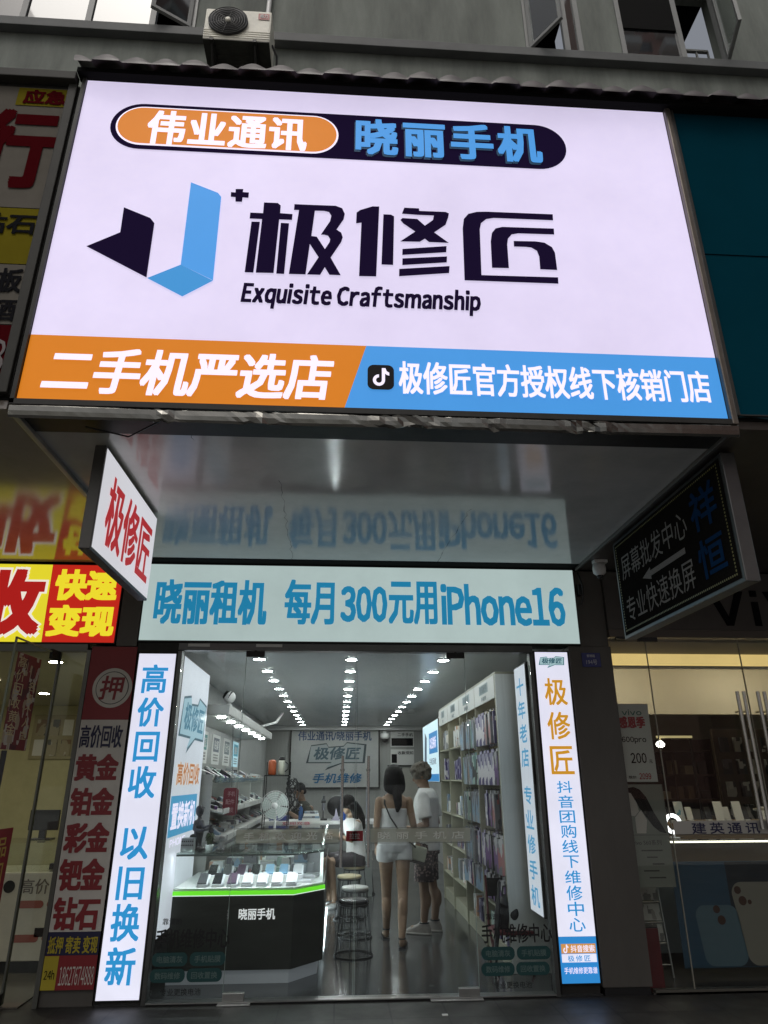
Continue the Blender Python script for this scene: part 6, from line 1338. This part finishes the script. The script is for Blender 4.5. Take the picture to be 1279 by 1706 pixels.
m.tube([HM @ Vector((.01, -.08, -.11)), HM @ Vector((.02, -.105, -.2)), HM @ Vector((.025, -.105, -.29)), HM @ Vector((.015, -.09, -.355))], [.056, .05, .040, .014], n=14); voxel(m, 'hair', HAIR, .009, 2, pw_)
m = MB(); m.tube([M @ Vector((-.10, .0, 1.375)), M @ Vector((-.10, -.088, 1.29)), M @ Vector((-.04, -.112, 1.16)), M @ Vector((.06, -.118, 1.02)), M @ Vector((.165, -.09, .92)), M @ Vector((.225, .02, .865))], .0085, n=6); obj('bag_strap', m, M_BLACK, pw_)
for sx, fy, fx0 in ((-1, .205, -.088), (1, -.25, .068)):
    m = MB(); m.poly_prism([M @ Vector(p) for p in ((fx0 - .034, fy - .05, 0.001), (fx0 + .034, fy - .05, .001), (fx0 + .04 + .018 * sx, fy + .10, .001), (fx0 + .03 + .025 * sx, fy + .19, .001), (fx0 - .03 + .025 * sx, fy + .19, .001), (fx0 - .04 + .018 * sx, fy + .10, .001))], (0, 0, .014))
    m.tube([M @ Vector((fx0 + .036 * math.cos(a), fy - .005 + .042 * math.sin(a), .085)) for a in [2 * math.pi * i / 14 for i in range(14)]], .006, n=6, closed=True)
    m.tube([M @ Vector((fx0 - .042 + .012 * sx, fy + .1, .014)), M @ Vector((fx0 + .016 * sx, fy + .1, .075)), M @ Vector((fx0 + .044 + .015 * sx, fy + .1, .014))], .008, n=6); obj('sandal', m, M_BLACK, pw_)
face(pw_, HM, LIPS, .98)

# ---- man in white T-shirt, turned to the left
M = T_(1.0, 2.32, FZ, R(68))
pm_ = thing('person', 'man with ash brown hair in white T-shirt and dark patterned shorts, turned left', 'person', (1.0, 2.32, FZ))
m = MB()
loft(m, [(0, 0, .82, .11, .10), (0, 0, .90, .160, .115), (0, 0, 1.0, .155, .11), (0, .0, 1.12, .16, .11), (0, .0, 1.25, .175, .115), (0, -.01, 1.34, .185, .10), (0, -.01, 1.40, .13, .075), (0, 0, 1.44, .07, .06)], M)
m.tube([M @ Vector((0, -.0, 1.40)), M @ Vector((0, .03, 1.53))], [.058, .055], n=14)
HM = shift(M, (0, .05, 1.575), rz=R(12), rx=R(-20)); head(m, HM, 1.02)
for sx, yk, ya in ((-1, .02, .03), (1, -.02, -.04)):
    limb(m, [(sx * .09, 0, .86), (sx * .095, yk, .48), (sx * .095, ya - .02, .27), (sx * .095, ya, .085)], [.085, .056, .050, .036], M); ell(m, (sx * .095, ya - .035, .32), (.05, .056, .10), M)
    m.tube([M @ Vector((sx * .095, ya, .05)), M @ Vector((sx * .10, ya + .14, .045))], [.036, .034], n=12)
limb(m, [(.195, -.01, 1.345), (.235, -.06, 1.07), (.20, .14, .97)], [.052, .042, .028], M); hand(m, (.20, .145, .968), (-.3, .9, -.1), (-.6, 0, -.6), M, .5, 1.02, 1)
limb(m, [(-.195, -.01, 1.345), (-.235, -.06, 1.07), (-.13, .14, 1.02)], [.052, .042, .028], M); hand(m, (-.13, .145, 1.02), (.4, .9, 0), (.5, 0, -.6), M, .5, 1.02, -1)
voxel(m, 'body', SK2, .0085, 3, pm_)
m = MB(); loft(m, [(0, 0, .80, .190, .146), (0, 0, .92, .186, .140), (0, .0, 1.08, .184, .136), (0, .0, 1.24, .200, .142), (0, -.01, 1.34, .208, .130), (0, -.01, 1.405, .155, .10), (0, -.0, 1.44, .092, .078)], M)
for sx in (-1, 1): m.tube([M @ Vector((sx * .17, -.01, 1.345)), M @ Vector((sx * .225, -.035, 1.22)), M @ Vector((sx * .240, -.055, 1.13))], [.074, .078, .080], n=16); ell(m, M @ Vector((sx * .190, -.01, 1.350)), (.068, .066, .066))
voxel(m, 'shirt', CWHITE, .010, 2, pm_)
rnd = random.Random(12)
PAT = mat('patterned_cloth', (.055, .042, .042), rough=.85, noise=0); n_ = PAT.node_tree; p_ = n_.nodes['Principled BSDF']; tc = n_.nodes.new('ShaderNodeTexCoord'); v_ = n_.nodes.new('ShaderNodeTexVoronoi'); v_.inputs['Scale'].default_value = 34; v_.feature = 'F1'; n_.links.new(tc.outputs['Object'], v_.inputs[0])
r_ = n_.nodes.new('ShaderNodeValToRGB'); r_.color_ramp.elements[0].color = (.20, .15, .14, 1); r_.color_ramp.elements[1].color = (.03, .022, .024, 1); r_.color_ramp.elements[0].position = .3; r_.color_ramp.elements[1].position = .45; n_.links.new(v_.outputs['Distance'], r_.inputs[0]); n_.links.new(r_.outputs[0], p_.inputs['Base Color'])
m = MB(); loft(m, [(0, 0, .76, .182, .14), (0, 0, .88, .178, .134), (0, 0, .98, .168, .122)], M)
for sx in (-1, 1): m.tube([M @ Vector((sx * .09, 0, .88)), M @ Vector((sx * .100, .01, .70)), M @ Vector((sx * .106, .015, .50))], [.098, .108, .112], n=18)
voxel(m, 'shorts', PAT, .010, 2, pm_)
m = MB(); ell(m, (0, -.018, .040), (.100, .122, .108), HM, 20); ell(m, (0, .045, .080), (.080, .070, .045), HM, 16); ell(m, (0, -.065, -.015), (.090, .058, .065), HM, 14)
for k in range(26):
    a_ = rnd.uniform(0, 6.28); b_ = rnd.uniform(-.2, 1.2); d_ = Vector((math.cos(a_) * math.cos(b_) * .098, -.018 + math.sin(a_) * math.cos(b_) * .118, .04 + math.sin(b_) * .106)); ell(m, d_, (.022, .022, .02), HM, 8)
voxel(m, 'hair', HAIR2, .009, 1, pm_)
SHOE = mat('sneaker_grey', (.24, .22, .20), rough=.6, noise=.2, nscale=14)
for sx, ya in ((-1, .03), (1, -.04)):
    m = MB(); loft(m, [(sx * .098, ya + .06, .001, .047, .145), (sx * .098, ya + .06, .03, .047, .143), (sx * .098, ya + .045, .055, .044, .125), (sx * .097, ya + .01, .085, .040, .075), (sx * .096, ya - .005, .105, .042, .05)], M, pw=.8); so_ = voxel(m, 'shoe', SHOE, .007, 1, pm_)
    m = MB(); loft(m, [(sx * .098, ya + .06, .0005, .051, .15), (sx * .098, ya + .06, .02, .051, .149)], M, pw=.8); obj('sole', m, mat('sole_pale', (.36, .34, .31), rough=.6), so_)
    m = MB(); m.tube([M @ Vector((sx * .096 + .043 * math.cos(a), ya - .005 + .05 * math.sin(a), .108)) for a in [2 * math.pi * i / 14 for i in range(14)]], .008, n=6, closed=True); obj('collar', m, M_BLACK, so_)
face(pm_, HM, LIPS, 1.02)

# ---- seated man at the repair bench
M = T_(-.47, 5.66, FZ + .06, R(125))
p3 = thing('person', 'man with short black hair in dark shirt bent over the repair bench', 'person', (-.53, 5.72, FZ))
m = MB()
loft(m, [(0, 0, .50, .16, .13), (0, 0, .62, .16, .12), (0, .02, .78, .16, .115), (0, .05, .93, .175, .115), (0, .085, 1.05, .185, .10), (0, .10, 1.11, .12, .075), (0, .11, 1.15, .065, .06)], M)
m.tube([M @ Vector((0, .10, 1.12)), M @ Vector((0, .15, 1.24))], [.058, .055], n=12); HM = shift(M, (0, .175, 1.30), rx=R(-28)); head(m, HM, 1.03)
for sx in (-1, 1):
    limb(m, [(sx * .09, 0, .55), (sx * .13, .40, .54), (sx * .13, .40, .10)], [.085, .06, .04], M); m.tube([M @ Vector((sx * .13, .38, .05)), M @ Vector((sx * .14, .54, .035))], [.04, .03], n=10)
    limb(m, [(sx * .19, .08, 1.05), (sx * .25, .22, .86), (sx * .11, .42, 1.01)], [.05, .042, .028], M); hand(m, (sx * .11, .425, 1.012), (-sx * .3, .9, 0), (0, 0, -1), M, .3, 1.0, -sx)
voxel(m, 'body', SK2, .009, 3, p3)
m = MB(); loft(m, [(0, 0, .50, .182, .15), (0, 0, .62, .178, .138), (0, .02, .78, .178, .132), (0, .05, .93, .192, .132), (0, .085, 1.05, .198, .117), (0, .10, 1.125, .13, .09), (0, .115, 1.16, .078, .072)], M)
for sx in (-1, 1): m.tube([M @ Vector((sx * .17, .08, 1.05)), M @ Vector((sx * .225, .16, .95)), M @ Vector((sx * .25, .21, .88))], [.065, .062, .06], n=14)
voxel(m, 'shirt', mat('dark_olive_cotton', (.03, .03, .022), rough=.85, noise=.15), .010, 2, p3)
m = MB(); loft(m, [(0, 0, .46, .18, .15), (0, 0, .56, .17, .14)], M)
for sx in (-1, 1): limb(m, [(sx * .09, 0, .55), (sx * .13, .41, .545), (sx * .13, .41, .16)], [.10, .078, .065], M)
voxel(m, 'trousers', M_BLACK, .012, 2, p3)
m = MB(); ell(m, (0, -.02, .035), (.084, .102, .092), HM, 20); ell(m, (0, -.06, -.03), (.074, .05, .05), HM, 14); voxel(m, 'hair', HAIR, .009, 1, p3)
for sx in (-1, 1):
    m = MB(); loft(m, [(sx * .135, .46, .001, .048, .14), (sx * .135, .46, .04, .045, .13), (sx * .135, .41, .08, .042, .07)], M); obj('shoe', m, M_BLACK, p3)
face(p3, HM, LIPS, 1.03)
stl = thing('work_chair', 'dark swivel chair under the seated man behind the repair bench', 'chair', (-.5, 5.72, 0))
m = MB(); ell(m, M @ Vector((0, .03, .425)), (.20, .20, .035)); obj('seat', m, M_BLACK, stl)
m = MB(); c_ = M @ Vector((0, .03, 0)); m.tube([(c_.x, c_.y, .06), (c_.x, c_.y, .41)], .025, n=10)
for k in range(5): a = 2 * math.pi * k / 5; m.tube([(c_.x, c_.y, .08), (c_.x + .24 * math.cos(a), c_.y + .24 * math.sin(a), .035)], .016, n=7)
obj('base', m, M_DARKMETAL, stl)

# ---- seated woman with long hair
M = T_(.25, 4.06, FZ, R(112))
p4 = thing('person', 'seated woman with long black hair in white top bent forward on a stool', 'person', (.25, 4.06, FZ))
m = MB()
loft(m, [(0, 0, .49, .155, .13), (0, -.01, .58, .155, .12), (0, .01, .72, .13, .095), (0, .03, .87, .145, .10), (0, .05, .99, .160, .088), (0, .06, 1.045, .10, .065), (0, .07, 1.08, .055, .052)], M)
m.tube([M @ Vector((0, .06, 1.05)), M @ Vector((0, .11, 1.17))], [.048, .046], n=12); HM = shift(M, (0, .13, 1.215), rx=R(-22)); head(m, HM, .98)
for sx in (-1, 1):
    limb(m, [(sx * .085, 0, .55), (sx * .10, .40, .54), (sx * .09, .36, .28), (sx * .09, .33, .09)], [.085, .056, .046, .034], M); m.tube([M @ Vector((sx * .09, .32, .05)), M @ Vector((sx * .10, .46, .03))], [.034, .024], n=10)
    limb(m, [(sx * .165, .05, .99), (sx * .21, .16, .79), (sx * .09, .36, .86)], [.044, .036, .024], M); hand(m, (sx * .09, .365, .862), (-sx * .4, .8, .1), (0, 0, -1), M, .35, .92, -sx)
voxel(m, 'body', SK1, .009, 3, p4)
m = MB(); loft(m, [(0, 0, .52, .172, .145), (0, -.005, .60, .168, .134), (0, .01, .72, .15, .115), (0, .03, .87, .162, .118), (0, .05, .99, .174, .105), (0, .06, 1.05, .11, .08)], M)
for sx in (-1, 1): m.tube([M @ Vector((sx * .15, .05, .99)), M @ Vector((sx * .20, .12, .87))], [.06, .058], n=14)
voxel(m, 'top', CWHITE, .010, 2, p4)
m = MB(); loft(m, [(0, 0, .475, .172, .15), (0, 0, .56, .168, .14)], M)
for sx in (-1, 1): limb(m, [(sx * .085, 0, .555), (sx * .10, .30, .55)], [.098, .082], M)
voxel(m, 'shorts', mat('dark_shorts', (.035, .03, .035), rough=.8), .010, 2, p4)
m = MB(); ell(m, (0, -.014, .025), (.088, .106, .106), HM, 20)
for sx in (-1, 1): m.tube([HM @ Vector((sx * .07, -.02, .0)), HM @ Vector((sx * .085, -.03, -.12)), HM @ Vector((sx * .08, -.0, -.25)), HM @ Vector((sx * .07, .03, -.36))], [.045, .045, .038, .015], n=12)
m.tube([HM @ Vector((0, -.07, -.02)), HM @ Vector((0, -.10, -.13)), HM @ Vector((0, -.12, -.26)), HM @ Vector((0, -.11, -.38))], [.07, .075, .06, .02], n=14); voxel(m, 'hair', HAIR, .009, 2, p4)
face(p4, HM, LIPS, .98)
for sx in (-1, 1):
    m = MB(); loft(m, [(sx * .095, .40, .001, .042, .12), (sx * .095, .40, .03, .040, .115), (sx * .093, .35, .065, .038, .05)], M); obj('shoe', m, CWHITE, p4)

# ================================================================== across the street, behind the camera (what the glass and windows mirror)
ob = thing('street_building', 'tall pink and white apartment tower across the street, mirrored in the upper window', 'building', (36, -40, 0))
m = MB(); m.box(24, 50, -54, -40, 0, 84); obj('wall', m, mat('pink_render', (.62, .36, .30), rough=.8, noise=.15, nscale=.4), ob)
for f_ in range(16, 27):
    for k in range(4): x = 25 + k * 6; m = MB(); m.box(x, x + 3.6, -39.997, -38.6, .3 + f_ * 3, 1.4 + f_ * 3); obj('balcony', m, mat('balcony_white', (.8, .8, .77), rough=.7, noise=.15), ob)
m = MB()
for f_ in range(27):
    for k in range(4): x = 25 + k * 6; m.box(x + 3.9, x + 5.4, -39.999, -39.95, 1.1 + f_ * 3, 2.6 + f_ * 3)
obj('window', m, M_PANE, ob, None)['kind'] = 'stuff'
M_BARK = mat('bark', (.07, .055, .04), rough=.9, noise=.4, nscale=6, bump=.4, bscale=20); M_CROWN = mat('tree_leaves', (.04, .075, .025), rough=.55, noise=.4, nscale=1.5)
def tree(x, y, h, sp, seed, label):
    rr = random.Random(seed); t = thing('street_tree', label, 'tree', (x, y, 0), 'street trees along the kerb')
    m = MB(); m.tube([(x, y, 0), (x + .05, y, h * .3), (x - .05, y + .1, h * .6), (x, y, h * .85)], [.18, .14, .09, .03], n=10)
    tips = []
    for k in range(9):
        a = rr.uniform(0, 6.28); z0 = h * rr.uniform(.35, .6); l = sp * rr.uniform(.5, .95); p = Vector((x + l * math.cos(a), y + l * math.sin(a), z0 + h * rr.uniform(.1, .3)))
        m.tube([(x, y, z0), ((x + p.x) / 2, (y + p.y) / 2, z0 + (p.z - z0) * .4), p], [.06, .04, .015], n=6); tips.append(p)
    obj('trunk', m, M_BARK, t)
    m = MB(); vs = []; fs = []
    for k in range(46):
        b = rr.choice(tips); c = b + Vector((rr.gauss(0, sp * .28), rr.gauss(0, sp * .28), rr.gauss(0, h * .09)))
        for j in range(90):
            p = c + Vector((rr.gauss(0, .3), rr.gauss(0, .3), rr.gauss(0, .22))); u_ = Vector((rr.uniform(-1, 1), rr.uniform(-1, 1), rr.uniform(-.6, .6))).normalized() * rr.uniform(.05, .09); w_ = u_.cross(Vector((rr.uniform(-1, 1), rr.uniform(-1, 1), 1))).normalized() * .035
            o_ = len(vs); vs += [p - u_, p + w_, p + u_, p - w_]; fs.append((o_, o_ + 1, o_ + 2, o_ + 3))
    m.add(vs, fs); obj('crown', m, M_CROWN, t)
tree(-4.5, -22, 7.5, 2.5, 1, 'leafy street tree at the kerb, mirrored in the left part of the shop glass')
tree(3.5, -30, 9.0, 2.6, 3, 'leafy street tree at the kerb, mirrored in the right part of the shop glass')
